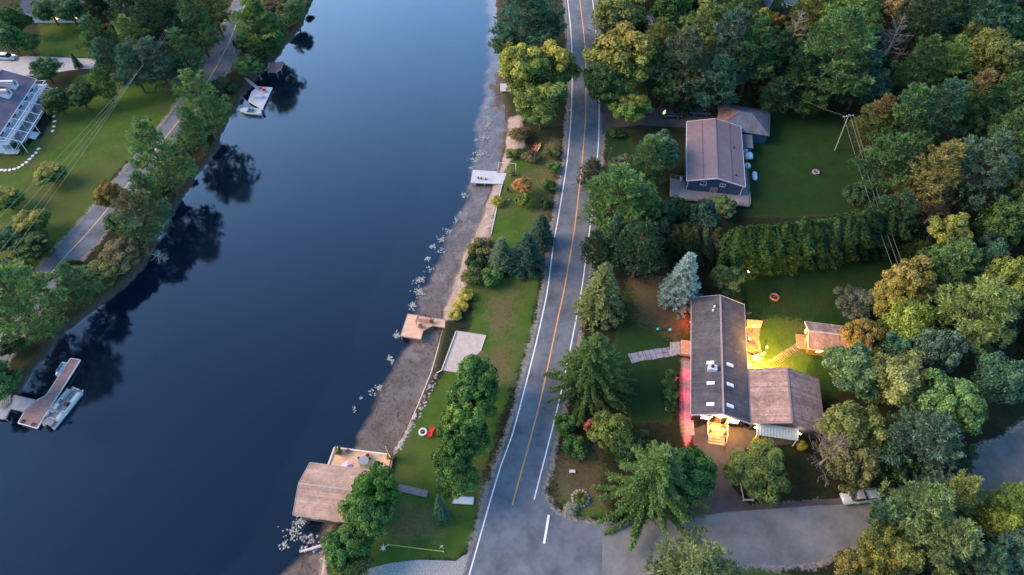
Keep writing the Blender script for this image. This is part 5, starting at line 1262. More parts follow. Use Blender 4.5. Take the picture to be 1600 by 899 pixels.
# ------------------------------------------------------------------ houses on the left and at the top
C1 = empty('house', (-117.2, 125.0, 1), R_(1), 'white house with dark purple roof, two small dormers and a long white porch', 'house')
rc = gable(C1, 13.0, 21.0, 4.4, 7.0, purple_roof, white_wall, .5, .5, trim=white_p, ridge=purple_roof)
for yy in (6.2, 2.9):
    d = MB(); x0 = 2.4; s = (7.0-4.4)/6.5
    d.loft([[(x, yy-1.0, 6.95-x*s-.3), (x, yy+1.0, 6.95-x*s-.3), (x, yy+1.0, 6.7), (x, yy, 7.4), (x, yy-1.0, 6.7)] for x in (x0-1.4, x0+2.0)])
    dd = d.build('dormer', white_wall, C1)
    MB().bar((x0-1.5, yy-.62, 7.15), (x0+2.25, yy-.62, 7.15), 1.5, .08).build('dormer_roof', purple_roof, dd).rotation_euler = (0, 0, 0)
    window(C1, (x0+2.0, yy, 6.5), .8, .8, 'E')
for k in range(6): window(C1, (6.0, -8+3.1*k, 1.7), 1.5, 1.7, 'E')
for k in range(6): window(C1, (6.0, -8+3.1*k, 3.7), 1.5, .8, 'E')
px0, px1 = 6.05, 9.0
pd = MB().box((7.5, -.2, .6), (2.9, 21.5, .18)).box((7.2, -.2, 3.1), (2.3, 21.5, .14)).build('porch', whitedeck, C1)
r_ = MB()
for k in range(10):
    y = -10.6+2.32*k
    r_.box((8.3, y, 1.85), (.14, .14, 2.4)); r_.box((8.3, y, 3.7), (.1, .1, 1.1)); r_.box((8.9, y, 1.15), (.09, .09, 1.0))
for z, x in ((4.2, 8.3), (3.6, 8.3), (1.65, 8.9), (1.2, 8.9)): r_.bar((x, -10.8, z), (x, 10.4, z), .09, .08)
for y in (-10.8, 10.4):
    for z in (4.2, 1.65): r_.bar((6.1, y, z), (8.5, y, z), .09, .08)
r_.build('railing', white_p, pd)
for k in range(7): MB().bar((6.2, -9.5+3.1*k, 4.35), (10.6, -9.5+3.1*k, 2.6), .12, .12).build('pergola_beam', white_p, C1)
MB().bar((10.5, -10, 2.6), (10.5, 10, 2.6), .12, .14).build('pergola_rail', white_p, C1)
for k in range(4): MB().box((10.5, -10+6.6*k, 1.3), (.12, .12, 2.6)).build('pergola_post', white_p, C1)
st = MB()
for i in range(4): st.box((9.2+.35*i, -4.5, .5-.12*i), (.36, 2.2, .14))
st.build('steps', white_p, C1)
for i, (px, py) in enumerate([(2, 266), (8, 266.5), (15, 266), (22, 264.5), (29, 262), (35, 258), (41, 254), (46, 249), (51, 244), (56, 239), (60, 233), (82, 205), (84, 198), (85, 190), (84, 182)]):
    o = MB().prism([(.42*math.cos(t)*(1+.1*math.sin(3*t)), .34*math.sin(t)) for t in [k*6.283/9 for k in range(9)]], 0, .08).build('stepping_stone', mat('white_stone', (.6, .6, .6), .8)); o.location = at(px, py, 1.0); o.rotation_euler.z = i
    tag(o, 'pale stepping stone in the curved row below the white porch' if i < 11 else 'pale stepping stone in the short row on the lawn right of the white porch', 'stone', 'stepping stones below the porch' if i < 11 else 'stepping stones right of the porch')
C2 = empty('house', (-117.0, 173.0, 1), R_(90), 'navy-roofed house at the top left with an orange lit porch', 'house')
gable(C2, 13.5, 24, 3.4, 6.0, blue_roof, white_wall, .5, .5, trim=mat('navy_trim', (.1, .11, .15), .7))
MB().box((-8.0, -8.5, 2.6), (2.6, 5.0, .12)).build('porch_roof', mat('orange_awning', (.55, .3, .12), .7), C2); MB().box((-8.0, -8.5, .2), (2.8, 5.0, .2)).build('porch', yellowdeck, C2)
for y in (-6.2, -10.8): MB().box((-9.1, y, 1.4), (.14, .14, 2.4)).build('post', white_p, C2)
for y in (-8.5, -1.5, 4.0): window(C2, (-6.25, y, 1.7), 1.6, 1.3, 'W', glow, white_p, 1)
lampobj('wall_lamp', (-9.0, -9.5, 1.9), None, W=35, parent=C2, col=(1, .45, .12)); lampobj('wall_lamp', (-6.6, -1.5, 2.7), None, W=12, parent=C2, col=(1, .6, .3)); lampobj('wall_lamp', (-6.6, 4.0, 2.7), None, W=8, parent=C2, col=(1, .4, .15))
C3 = empty('house', (65.5, 176.0, 1), R_(-28), 'purple-roofed house at the top edge right of the wood', 'house')
gable(C3, 11, 16, 3.2, 5.2, purple_roof, brown_wall, .5, .5, trim=mat('grey_trim', (.3, .3, .33), .7))
e = empty('trampoline', at(1238, 3, 1.8)-Vector((0, 0, .8)), 0, 'round dark trampoline at the top edge beside the purple roof', 'trampoline')
MB().cyl((0, 0, .78), 2.0, .05, 28).build('mat', mat('trampoline_mat', (.05, .09, .08), .7), e); MB().tube([(2.1*math.cos(t), 2.1*math.sin(t), .8) for t in [k*6.2832/28 for k in range(29)]], .09, 6).build('rim', mat('rim_grey', (.3, .32, .33), .6), e)
for k in range(4): MB().cyl((2.0*math.cos(k*1.571), 2.0*math.sin(k*1.571), 0), .04, .8, 6).build('leg', steel, e)
for i, (px, py) in enumerate(((1222, 11), (1229, 13))): folding_chair(at(px, py, 1), i*.8, 'white garden chair beside the trampoline, %s one' % ('left' if i == 0 else 'right'), white_p, 'white garden chairs')
# ------------------------------------------------------------------ docks and waterside
def deckobj(poly, z, name, m, label, cat, th=.16, posts=True, trim=None, curb=None):
    w = [tuple(p[:2]) for p in P(*poly, z=z)]
    cx = sum(p[0] for p in w)/len(w); cy = sum(p[1] for p in w)/len(w)
    e = empty(name, (cx, cy, 0), 0, label, cat)
    loc = [(x-cx, y-cy) for x, y in w]
    MB().prism(loc, z-th, z).build('deck_boards', m, e)
    n = len(loc); fr = MB()
    for i in range(n):
        a, b = Vector((*loc[i], z-th*.5-.02)), Vector((*loc[(i+1) % n], z-th*.5-.02)); fr.bar(a, b, .1, th+.08)
    fr.build('frame', trim or timber, e)
    if posts:
        for i in range(n):
            a, b = Vector((*loc[i], 0)), Vector((*loc[(i+1) % n], 0)); k = max(1, int((b-a).length/2.5))
            for j in range(k): q = a.lerp(b, j/k)*.97; MB().cyl((q.x, q.y, -1.2), .1, z+1.2-th, 8).build('post', timber, e)
    return e, loc
e, loc = deckobj([(637, 490.6), (715.6, 503), (713.7, 515.5), (676, 509), (661, 517), (657.5, 530.6), (625.6, 525)], .95, 'wooden_dock', cedarw_y, 'fresh wooden L-shaped dock with a railed bench beside the sand pad', 'dock', curb=None)
q = at(664, 504, .95)-e.location; b = MB()
for i in range(4): b.box((q.x-.2+.0*i, q.y+.35-.17*i, .95+.45), (1.9, .13, .05), rz=0)
bo = b.build('bench', mat('bench_red', (.36, .17, .13), .7), e)
rr_ = MB(); arc = [(q.x-1.5, q.y-.4, 0), (q.x-1.25, q.y+.8, 0), (q.x, q.y+1.15, 0), (q.x+1.1, q.y+.75, 0)]
for zz in (1.45, 1.9): rr_.tube([(a[0], a[1], zz) for a in arc], .045, 5)
for a in arc: rr_.cyl((a[0], a[1], .95), .05, .95, 6)
rr_.build('railing', black, bo)
def planter(px, py, z, label, s=1.0, m=None, col=None, group=None):
    e = empty('planter', at(px, py, z), 0, label, 'planter', group); MB().cyl((0, 0, 0), .26*s, .4*s, 10, .34*s).build('pot', timber, e)
    m_ = MB()
    for k in range(26): m_.ball((random.uniform(-.36, .36)*s, random.uniform(-.36, .36)*s, (.5+random.uniform(-.1, .35))*s), random.uniform(.07, .15)*s, 6)
    m_.build('leaves', m or leafy, e)
planter(657, 512, .95, 'dark leafy planter at the left foot of the dock bench'); planter(675, 505, .95, 'dark leafy planter at the right foot of the dock bench')
# retaining boards, sand pad, shore rocks
def wall_line(pxs, z0, z1, w, name, m, label, cat='wall'):
    mb = MB(); pts = [at(x, y, z1) for x, y in pxs]
    for a, b in zip(pts, pts[1:]): mb.bar(Vector((a.x, a.y, (z0+z1)/2)), Vector((b.x, b.y, (z0+z1)/2)), w, z1-z0)
    o = mb.build(name, m); tag(o, label, cat); return o
wall_line([(692, 516), (683, 548), (674, 581), (652, 635), (633, 678), (613, 714)], -.4, .45, .16, 'shore_board', palewood, 'pale low timber board wall along the water from dock to boathouse deck')
wall_line([(712.5, 517.5), (690, 578.5), (682, 583)], .2, 1.2, .16, 'retaining_board', palewood, 'pale timber retaining board along the lake side of the sand pad')
wall_line([(784, 289), (767, 366)], -.3, 1.12, .16, 'retaining_board', white_p, 'white retaining board running from the white dock to the flamingo')
wall_line([(759, 524), (751, 548)], .8, 1.12, .12, 'edging_board', palewood, 'pale edging board on the road side of the sand pad')
sheet([tuple(p[:2]) for p in P((713.5, 517), (759, 524), (751, 549), (716, 583), (691, 579))], 1.03, 'sand_pad', mat('sand', (.42, .36, .33), .95, .1, 1.2, bump=.5, bscale=4))
sheet([tuple(p[:2]) for p in P((693, 516), (711.5, 517), (690, 577), (681, 582), (675, 581))], .3, 'wet_beach_strip', mat('wet_sand', (.2, .13, .085), .8, .3, 1.0, bump=.4, bscale=5))
rg = random.Random(3); rk = MB()
def rock(mb, c, s, rg):
    n = 7; secs = []
    for zz, k in ((-.4, .8), (0, 1.0), (.35, .85), (.55, .45)):
        secs.append([(c[0]+s*k*math.cos(t)*rg.uniform(.75, 1.15), c[1]+s*k*math.sin(t)*rg.uniform(.75, 1.15), c[2]+s*zz*rg.uniform(.8, 1.1)) for t in [6.283*i/n for i in range(n)]])
    mb.loft(secs)
for i in range(330):
    t = rg.uniform(0, 1); px = np.interp(t, [0, .35, .7, 1], [681, 660, 640, 617])+rg.uniform(-1, 7); py = np.interp(t, [0, .35, .7, 1], [584, 630, 670, 708])+rg.uniform(-1, 1)
    p = at(px, py, .85); rock(rk, (p.x, p.y, .8), rg.uniform(.16, .42), rg)
o = rk.build('shore_rocks', mat('shore_rock', (.28, .25, .26), .9, .4, .9)); o['kind'] = 'stuff'; o['label'] = 'grey riprap stones between the lake and the lawn'; o['category'] = 'rocks'
rk = MB()
for i in range(60):
    p = at(rg.uniform(470, 512), rg.uniform(836, 864), .1); rock(rk, (p.x, p.y, .05), rg.uniform(.12, .3), rg)
o = rk.build('shore_rocks', _m['shore_rock']); o['kind'] = 'stuff'; o['label'] = 'dark stones in the shallow water beside the fallen log'; o['category'] = 'rocks'
for a, b, r, lab in (((470, 862), (502, 853), .2, 'pale fallen log in the shallows below the boathouse'), ((501, 873), (512, 874), .1, 'thin short stick at the bottom beach')):
    o = MB().tube([at(a[0], a[1], .3), at((a[0]+b[0])/2, (a[1]+b[1])/2+.5, .38), at(b[0], b[1], .5)], [r*.8, r, r*1.1], 8).build('log', mat('bleached_log', (.5, .47, .45), .9, .15, 3)); tag(o, lab, 'log')
# lily pads
rg = random.Random(9); lp = MB()
def pads(cx, cy, rx, ry, n):
    for i in range(n):
        px = rg.gauss(cx, rx*.5); py = rg.gauss(cy, ry*.5); p = at(px, py, .02); r = rg.uniform(.07, .17); k = 8; a0 = rg.uniform(0, 6)
        lp.add([(p.x+r*rg.uniform(.85, 1.1)*math.cos(a0+j*.75), p.y+r*math.sin(a0+j*.75), .018+.012*rg.random()) for j in range(k)], [tuple(range(k))])
for a in [(761, 168, 6, 3, 26), (775, 169, 4, 3, 14), (764, 192, 8, 10, 90), (756, 214, 10, 6, 60), (745, 219, 6, 2, 18), (752, 240, 12, 4, 60), (741, 250, 8, 4, 50), (735, 262, 4, 3, 12), (725, 305, 6, 5, 36), (719, 333, 4, 3, 8), (712, 345, 5, 5, 20), (700, 360, 7, 6, 26), (690, 373, 7, 6, 30), (676, 385, 6, 3, 26), (688, 392, 6, 4, 20), (669, 404, 5, 3, 16), (672, 420, 5, 5, 20), (655, 437, 9, 5, 60), (655, 456, 8, 7, 55), (645, 478, 6, 6, 40), (620, 524, 5, 5, 40),
          (609, 560, 4, 5, 20), (612, 566, 3, 4, 10), (592, 605, 8, 4, 24), (564, 622, 3, 2, 5), (553, 640, 3, 4, 10), (583, 615, 12, 8, 14), (458, 830, 15, 14, 60), (444, 852, 8, 7, 26), (470, 815, 10, 8, 30), (792, 160, 4, 6, 10)]: pads(*a)
o = lp.build('lily_pads', mat('lily_pad', (.25, .26, .22), .4, .2, 1.5, .6)); o['kind'] = 'stuff'; o['label'] = 'scattered pale lily pads along the edge of the shallows'; o['category'] = 'lily pads'
# white dock
e, loc = deckobj([(739, 266), (776, 268.5), (776, 270.5), (801, 272), (798.5, 287.5), (736, 285)], .85, 'white_dock', whitedeck, 'whitewashed dock with floats and a small rail on the east shore', 'dock', trim=white_p)
rl = MB(); A = [at(778, 268, .85), at(779, 259, .85), at(806, 260.5, .85), at(806, 269, .85)]
for a in A: rl.cyl((a.x-e.location.x, a.y-e.location.y, .3), .05, 1.4, 6)
for a, b in zip(A, A[1:]): rl.bar(Vector((a.x-e.location.x, a.y-e.location.y, 1.7)), Vector((b.x-e.location.x, b.y-e.location.y, 1.7)), .07, .07)
rl.build('railing', white_p, e)
for px in (746, 756, 765):
    p = at(px, 288.5, .1); MB().tube([(p.x-e.location.x-.3, p.y-e.location.y+.25, .05), (p.x-e.location.x+.3, p.y-e.location.y+.25, .05)], .36, 10).build('float_barrel', black, e)
for i, (px, py) in enumerate(((747, 279), (752, 280), (759, 281))):
    o = MB().cyl((0, 0, 0), .18, .3, 10, .2).ball((0, 0, .38), .22, 8, (1, 1, .7)).build('flower_pot', leafy); o.location = at(px, py, .85); tag(o, 'small potted plant on the white dock, %s of three' % ('left', 'middle', 'right')[i], 'flower pot')
planter(799, 274, .9, 'bushy planter at the land end of the white dock', 1.6)
for px, py, lab in ((795, 300, 'dark folding chair under the orange maple, upper one'), (794, 314, 'dark and white folding chair under the orange maple, lower one')): folding_chair(at(px, py, 1), .9, lab, black if py < 305 else steel)
o = MB().tube([(0, 0, 0), (0, 0, .8)], .025, 6).ball((.0, 0, .95), .25, 8, (1.4, .6, .7)).tube([(.25, 0, 1.0), (.4, 0, 1.35), (.5, 0, 1.25)], .05, 6).build('garden_flamingo', mat('flamingo_pink', (.6, .12, .14), .6)); o.location = at(764.5, 362, .7); tag(o, 'pink-red lawn bird on a stick at the end of the white retaining board', 'garden ornament')
# canoes
def canoe(a, b, m, label, w=.8):
    A = at(*a, 1.05); B = at(*b, 1.05); L = (B-A).length; e = empty('canoe', (A+B)/2, math.atan2((B-A).y, (B-A).x), label, 'canoe'); secs = []
    for i in range(11):
        t = i/10*2-1; hw = w/2*(1-abs(t)**2.2)+.03; x = t*L/2; up = .12*abs(t)**3
        secs.append([(x, -hw, .34+up), (x, -hw*.75, .1), (x, 0, .0+up*.5), (x, hw*.75, .1), (x, hw, .34+up), (x, hw*.86, .34+up), (x, hw*.6, .16), (x, 0, .08+up*.5), (x, -hw*.6, .16), (x, -hw*.86, .34+up)])
    MB().loft(secs).build('hull', m, e, True)
    for x in (-.8, .8): MB().box((x, 0, .3), (.25, w*.8, .04)).build('seat', timber, e)
canoe((832.5, 242), (838, 224), redc, 'red canoe lying in the grass by the main road, left of the yellow one'); canoe((833, 243.5), (845, 225), mat('yellow_plastic', (.6, .48, .16), .45, .1, 2), 'yellow canoe lying in the grass by the main road', .9)
# left big dock, pontoon boat, jet ski
e, loc = deckobj([(110, 560), (125, 562.5), (57.6, 669.4), (27.5, 661), (37.5, 644), (57, 626), (72, 617.6)], .55, 'floating_dock', reddeck, 'large angled dock of weathered red boards at the lower left', 'dock', trim=white_p, posts=False)
e, loc = deckobj([(22.5, 617.6), (56.5, 625.5), (37, 643.5), (16, 638.5), (7.5, 655), (-8, 654), (-8, 642)], .6, 'dock_ramp', greydeck, 'grey board platform joining the red-board dock to the left bank', 'dock', trim=greywood)
o = MB()
for k in range(5): p = at(1+3.0*k, 632-2.2*k, 1.0-.0*k); o.box((p.x, p.y, .95-.05*k), (.35, 1.6, .08), rz=.3)
o = o.build('plank_steps', greywood); tag(o, 'short grey plank steps on the bank above the grey platform', 'steps')
for px, py, lab in ((52, 664, 'coiled dark hose at the lower end of the red-board dock'), (36, 659, 'small black cleat box at the corner of the red-board dock')):
    o = MB().tube([(.3*math.cos(t), .3*math.sin(t), .05+.006*t) for t in [k*.6 for k in range(24)]], .05, 5).build('hose', black); o.location = at(px, py, .55); tag(o, lab if px > 50 else 'coiled mooring rope at the left corner of the red-board dock', 'rope')
A, Bp = at(117, 607, .5), at(71, 664, .5); L = (A-Bp).length
e = empty('pontoon_boat', ((A.x+Bp.x)/2+.5, (A.y+Bp.y)/2-.2, 0), math.atan2((A-Bp).y, (A-Bp).x), 'grey pontoon boat with rounded lounges tied to the red-board dock', 'boat')
hw = 1.25
MB().prism([(-L/2, -hw), (L/2-.5, -hw), (L/2, -hw*.6), (L/2, hw*.6), (L/2-.5, hw), (-L/2, hw)], .45, .58).build('deck', pontoon_m, e)
for s in (-1, 1): MB().tube([(-L/2-.1, s*.85, .12), (L/2-.5, s*.85, .12), (L/2+.25, s*.85, .35)], [.33, .33, .08], 10).build('pontoon', steel, e, True)
f = MB()
for s in (-1, 1): f.bar((-L/2+1.2, s*hw, .85), (L/2-.5, s*hw, .85), .06, .5)
f.bar((L/2-.08, -hw*.6, .85), (L/2-.08, hw*.6, .85), .06, .5); f.bar((-L/2+1.2, -hw, .85), (-L/2+1.2, .4, .85), .06, .5); f.build('side_panel', vinyl_w, e)
def lounge(c, w, d, name='lounge'):
    o = MB().box((c[0], c[1], .78), (w, d, .4)).build(name, vinyl_w, e, bevel=.06); return o
for c, w, d in (((L/2-1.5, .95), 1.9, .55), ((L/2-1.5, -.95), 1.9, .55), ((-.6, .9), 1.7, .6), ((-1.4, -.85), 1.6, .6)): lounge(c, w, d)
MB().tube([(L/2-2.3, .6, 1.15), (L/2-.9, .7, 1.2), (L/2-.45, .2, 1.2), (L/2-.45, -.1, 1.2)], .13, 8).build('lounge_back', pontoon_m, e, True)
MB().box((.5, -.6, .95), (.6, .7, .7)).build('console', black, e, bevel=.05); MB().tube([(.15+.0, -.6+.2*math.cos(t), 1.35+.2*math.sin(t)) for t in [k*.7 for k in range(10)]], .025, 5).build('wheel', black, e)
MB().tube([(-.9, -hw, .8), (-1.2, -hw, 1.9), (-1.3, -.6, 2.05), (-1.3, .6, 2.05), (-1.2, hw, 1.9), (-.9, hw, .8)], .05, 6).build('canopy_arch', steel, e); MB().box((-1.35, 0, 2.1), (.45, 2.3, .12)).build('folded_canopy', mat('canopy_grey', (.12, .14, .17), .8), e)
MB().box((-L/2+.5, 0, .75), (.9, 1.6, .25)).build('sun_pad', pontoon_m, e, bevel=.05); MB().box((-L/2-.25, 0, .55), (.5, .45, .9)).build('outboard_motor', black, e, bevel=.08)
A, Bp = at(101, 567, .3), at(88, 588, .3); L = (A-Bp).length
e = empty('jet_ski', ((A.x+Bp.x)/2, (A.y+Bp.y)/2, 0), math.atan2((Bp-A).y, (Bp-A).x), 'white and blue-grey jet ski moored on the inner side of the red-board dock', 'jet ski'); secs = []
for i in range(9):
    t = i/8*2-1; hw = .52*(1-max(0, t)**2.5)+.03; x = t*L/2
    secs.append([(x, -hw, .35), (x, -hw*.7, .0), (x, hw*.7, .0), (x, hw, .35), (x, hw*.55, .55+.1*max(0, t)), (x, -hw*.55, .55+.1*max(0, t))])
MB().loft(secs).build('hull', vinyl_w, e, True); MB().box((-.35, 0, .75), (1.3, .4, .25)).build('seat', vinyl_b, e, bevel=.06); MB().box((.5, 0, .8), (.5, .45, .35)).build('cowl', vinyl_b, e, bevel=.08); MB().bar((.3, -.35, 1.05), (.3, .35, 1.05), .06, .06).build('handlebar', black, e)
# small docks and boat at the top left
e, loc = deckobj([(419, 98), (443.5, 96.7), (439, 108), (432, 113), (418, 112)], .6, 'small_dock', reddeck, 'small square dock of reddish boards at the upper left shore', 'dock', trim=greywood)
e, loc = deckobj([(393, 144), (403, 135.5), (425, 137), (409.5, 170.5), (388, 158)], .55, 'boat_dock', whitedeck, 'small white dock with red chairs beside a moored boat', 'dock', trim=white_p)
a, b = at(383, 122, 1.0), at(404, 139.5, .6); o = MB().bar(a, b, .8, .08).build('gangway', greydeck); tag(o, 'narrow grey gangway from the bank to the small white dock', 'gangway')
bigchair(408, 140, -2.8, 'red chair on the small white dock, left of the pair', 'red chairs on the small white dock', z=.55); bigchair(413, 143, -2.6, 'red chair on the small white dock, right of the pair', 'red chairs on the small white dock', z=.55)
o = MB().box((0, 0, .3), (1.8, .8, .55)).box((0, 0, .6), (1.9, .9, .06)).build('dock_box', vinyl_w); o.location = at(405, 153, .55); o.rotation_euler.z = -.1; tag(o, 'white storage box in the middle of the small white dock', 'box')
A, Bp = at(375, 173, .4), at(410, 176, .4); L = (A-Bp).length
e = empty('motor_boat', ((A.x+Bp.x)/2, (A.y+Bp.y)/2, 0), math.atan2((A-Bp).y, (A-Bp).x), 'white motor boat with bluish cockpit moored below the small white dock', 'boat'); secs = []
for i in range(11):
    t = i/10*2-1; hw = .95*(1-max(0, t)**2.4)+.02; x = t*L/2; s = .12*max(0, t)
    secs.append([(x, -hw, .75+s), (x, -hw*.8, .1), (x, 0, -.15+s), (x, hw*.8, .1), (x, hw, .75+s), (x, hw*.82, .75+s), (x, hw*.7, .35), (x, -hw*.7, .35), (x, -hw*.82, .75+s)])
MB().loft(secs).build('hull', vinyl_w, e, True); MB().prism([(L*.12, -.8), (L*.42, -.3), (L*.42, .3), (L*.12, .8)], .72, .84).build('bow_deck', vinyl_w, e); MB().box((L*.1, 0, 1.05), (.06, 1.5, .45), ry=-.5).build('windshield', vinyl_b, e)
for y in (-.4, .4): MB().box((-.2, y, .65), (.5, .5, .5)).build('seat', vinyl_b, e, bevel=.04)
MB().box((-L/2-.15, 0, .6), (.45, .4, .9)).build('outboard_motor', black, e, bevel=.06)
e, loc = deckobj([(782, 131), (800, 131), (800, 142), (782, 142)], .7, 'shore_dock', whitedeck, 'tiny white dock corner sticking out from under the yellow tree', 'dock', trim=white_p)

# ------------------------------------------------------------------ boathouse and its deck
BH = empty('boathouse', (-25.6, 37.55, 0), R_(-7.4-90), 'boathouse with tan gable roof standing in the water at the bottom left', 'boathouse')
rbh = gable(BH, 8.0, 11.4, 3.3, 5.1, shingle_c, brown_wall, .45, .5, trim=mat('tan_trim', (.36, .28, .24), .7), z0=.2)
MB().box((0, -5.25, 1.4), (4.4, .1, 2.4)).build('boat_door', black, BH)
for i in range(3): window(BH, (3.5, -3+3*i, 1.9), 1.0, .8, 'E')
for x in (-3.2, 3.2):
    for y in (-4.8, -1.6, 1.6, 4.8): MB().box((x, y, -.6), (.6, .6, 1.7)).build('crib_post', timber, BH)
e, loc = deckobj([(523, 700), (612, 711.5), (603, 748), (560, 752), (505, 748)], 1.05, 'boathouse_deck', band_mat('amber_deck_boards', (.62, .41, .25), (.38, .24, .14), 'Y', 6.0, .1, .75, .12, .2, .9, tilevar=.1), 'amber wooden deck on the water behind the boathouse', 'deck')
n = len(loc); cb = MB()
for a, b in ((loc[0], loc[1]), (loc[4], loc[0])): cb.bar(Vector((*a, 1.12)), Vector((*b, 1.12)), .28, .16)
cb.build('kerb', palewood, e)
wall_line([(613.5, 711), (609, 738)], .6, 1.5, .18, 'timber_wall', timber, 'brown timber wall at the lawn end of the boathouse deck')
planter(530, 708, 1.05, 'grassy planter at the far corner of the boathouse deck', 1.5); planter(611, 716, 1.2, 'tufted planter on the timber wall of the boathouse deck', 1.5)
folding_chair(at(544, 706, 1.05), 2.9, 'dark red folding chair on the boathouse deck edge, left one', mat('dark_red_canvas', (.22, .02, .03), .7)); folding_chair(at(575, 713, 1.05), 3.5, 'dark red folding chair on the boathouse deck edge, right one', _m['dark_red_canvas']); 
e = empty('parasol', at(546, 737, 1.05), .6, 'pink parasol on the boathouse deck next to the roof', 'parasol')
MB().cyl((0, 0, 0), .3, .08, 12).build('base', black, e); MB().cyl((0, 0, 0), .03, 2.2, 6).build('pole', white_p, e)
m_ = MB(); rim = [(1.05*math.cos(k*math.pi/3), 1.05*math.sin(k*math.pi/3), 1.75) for k in range(6)]; rim2 = [(x*.97, y*.97, 1.6) for x, y, z in rim]
m_.add([(0, 0, 2.25)]+rim+rim2+[(0, 0, 2.2)], [(0, 1+k, 1+(k+1) % 6) for k in range(6)]+[(1+k, 7+k, 7+(k+1) % 6, 1+(k+1) % 6) for k in range(6)]+[(13, 7+(k+1) % 6, 7+k) for k in range(6)]); m_.build('canopy', pinkc, e)
e = empty('round_table', at(569, 723, 1.05), 0, 'grey glass-topped table on the boathouse deck', 'table'); MB().cyl((0, 0, .7), .8, .05, 20).build('tabletop', mat('grey_glass', (.25, .28, .33), .3, .1, 4), e); MB().cyl((0, 0, 0), .07, .7, 8, .07).build('leg', black, e)
for i, (px, py, lab) in enumerate(((561, 717.5, 'upper left'), (573, 715, 'upper middle'), (578.5, 718.5, 'upper right'), (565, 728, 'lower left'))):
    e = empty('stool', at(px, py, 1.05), 0, 'small black stool at the grey glass-topped table, %s of four' % lab, 'stool', 'stools round the table'); MB().cyl((0, 0, .42), .2, .06, 10).build('seat', black, e)
    for k in range(3): t = k*2.09; MB().bar((.16*math.cos(t), .16*math.sin(t), 0), (.1*math.cos(t), .1*math.sin(t), .42), .04, .04).build('leg', black, e)
# flag: red - white - red with a red leaf
e = empty('flag', at(607, 712, 1.0), R_(-60), 'red and white flag with a red leaf on a pole at the boathouse deck corner', 'flag')
MB().cyl((0, 0, 0), .04, 3.3, 8).ball((0, 0, 3.33), .07, 8).build('pole', white_p, e)
fl = lambda u: .07*math.sin(u*5)
def cloth(u0, u1, name, m, par, dy=0.0):
    mb = MB(); n = 6
    top = [(u0+(u1-u0)*i/n, fl(u0+(u1-u0)*i/n)+dy, 3.2-.25*(u0+(u1-u0)*i/n)) for i in range(n+1)]
    secs = [[(x, y-.01, z), (x, y+.01, z), (x, y+.01, z-.95), (x, y-.01, z-.95)] for x, y, z in top]
    return mb.loft(secs).build(name, m, par)
fr_ = mat('flag_red', (.62, .02, .03), .8); fw_ = mat('flag_white', (.75, .75, .75), .8)
c1 = cloth(.05, .5, 'cloth', fr_, e); c2 = cloth(.5, 1.4, 'cloth', fw_, e); c3 = cloth(1.4, 1.85, 'cloth', fr_, e)
LEAF = [(0, -.40), (.02, -.2), (.2, -.22), (.17, -.14), (.36, .02), (.3, .05), (.33, .18), (.2, .15), (.18, .2), (.08, .1), (.12, .32), (.06, .28), (0, .4)]
LEAF = LEAF+[(-x, y) for x, y in LEAF[-2:0:-1]]
for s in (-1, 1):
    cx = .95; mb = MB(); vs = [(cx+x*.9, fl(cx+x*.9)+s*.018, 3.2-.25*(cx+x)-.475+y*.9) for x, y in LEAF]
    mb.add([(cx, fl(cx)+s*.018, 3.2-.25*cx-.475)]+vs, [(0, 1+k, 1+(k+1) % len(LEAF)) for k in range(len(LEAF))]); mb.build('leaf_emblem', fr_, c2)
# boardwalk, ramp, rope line
wk = empty('boardwalk', at(643, 768, 1.0), 0, 'short grey boardwalk across the lawn beside the narrow spruce', 'boardwalk'); mb = MB()
A, Bp = at(622, 762, 1.0)-wk.location, at(668, 773, 1.0)-wk.location
for i in range(22): q = A.lerp(Bp, (i+.5)/22); mb.box((q.x, q.y, .1), ((Bp-A).length/22*.86, 1.1, .06), rz=math.atan2((Bp-A).y, (Bp-A).x))
mb.build('planks', greywood, wk); MB().bar(A+Vector((0, .3, .05)), Bp+Vector((0, .3, .05)), .1, .08).bar(A-Vector((0, .3, -.05)), Bp-Vector((0, .3, -.05)), .1, .08).build('stringers', timber, wk)
pl = [tuple((p-at(723, 783, 1.0))[:2]) for p in P((711, 776.5), (741, 777.5), (739.5, 790), (705, 788))]
e = empty('metal_ramp', at(723, 783, 1.0), 0, 'pale blue-white metal ramp lying beside the main road', 'ramp'); MB().prism(pl, .12, .18).build('plate', mat('pale_metal_plate', (.5, .58, .62), .45, .08, 2), e); r_ = MB()
for i in range(4): r_.bar(Vector((*pl[i], .2)), Vector((*pl[(i+1) % 4], .2)), .06, .1)
r_.build('rim', steel, e)
e = empty('rope_line', at(650, 855, 1.0), 0, 'yellow rope strung low between posts on the bottom lawn', 'rope')
a, b = at(606, 851, 1.5)-e.location, at(693, 862, 1.5)-e.location
MB().tube([a, a.lerp(b, .5)-Vector((0, 0, .08)), b], .05, 5).build('rope', mat('yellow_rope', (.5, .45, .12), .7), e)
for q in (a, b): MB().cyl((q.x, q.y, 0), .05, .65, 6).build('post', white_p, e)
o = MB().bar((-.5, -.3, .1), (.5, .4, .1), .06, .06).bar((-.4, .3, .1), (.4, -.35, .1), .06, .06).bar((0, -.4, .05), (0, .5, .4), .06, .06).cyl((0, 0, 0), .3, .06, 10).build('sprinkler_frame', white_p); o.location = at(599, 857, 1.0); tag(o, 'tangled white frame on the lawn at the left end of the yellow rope', 'frame')
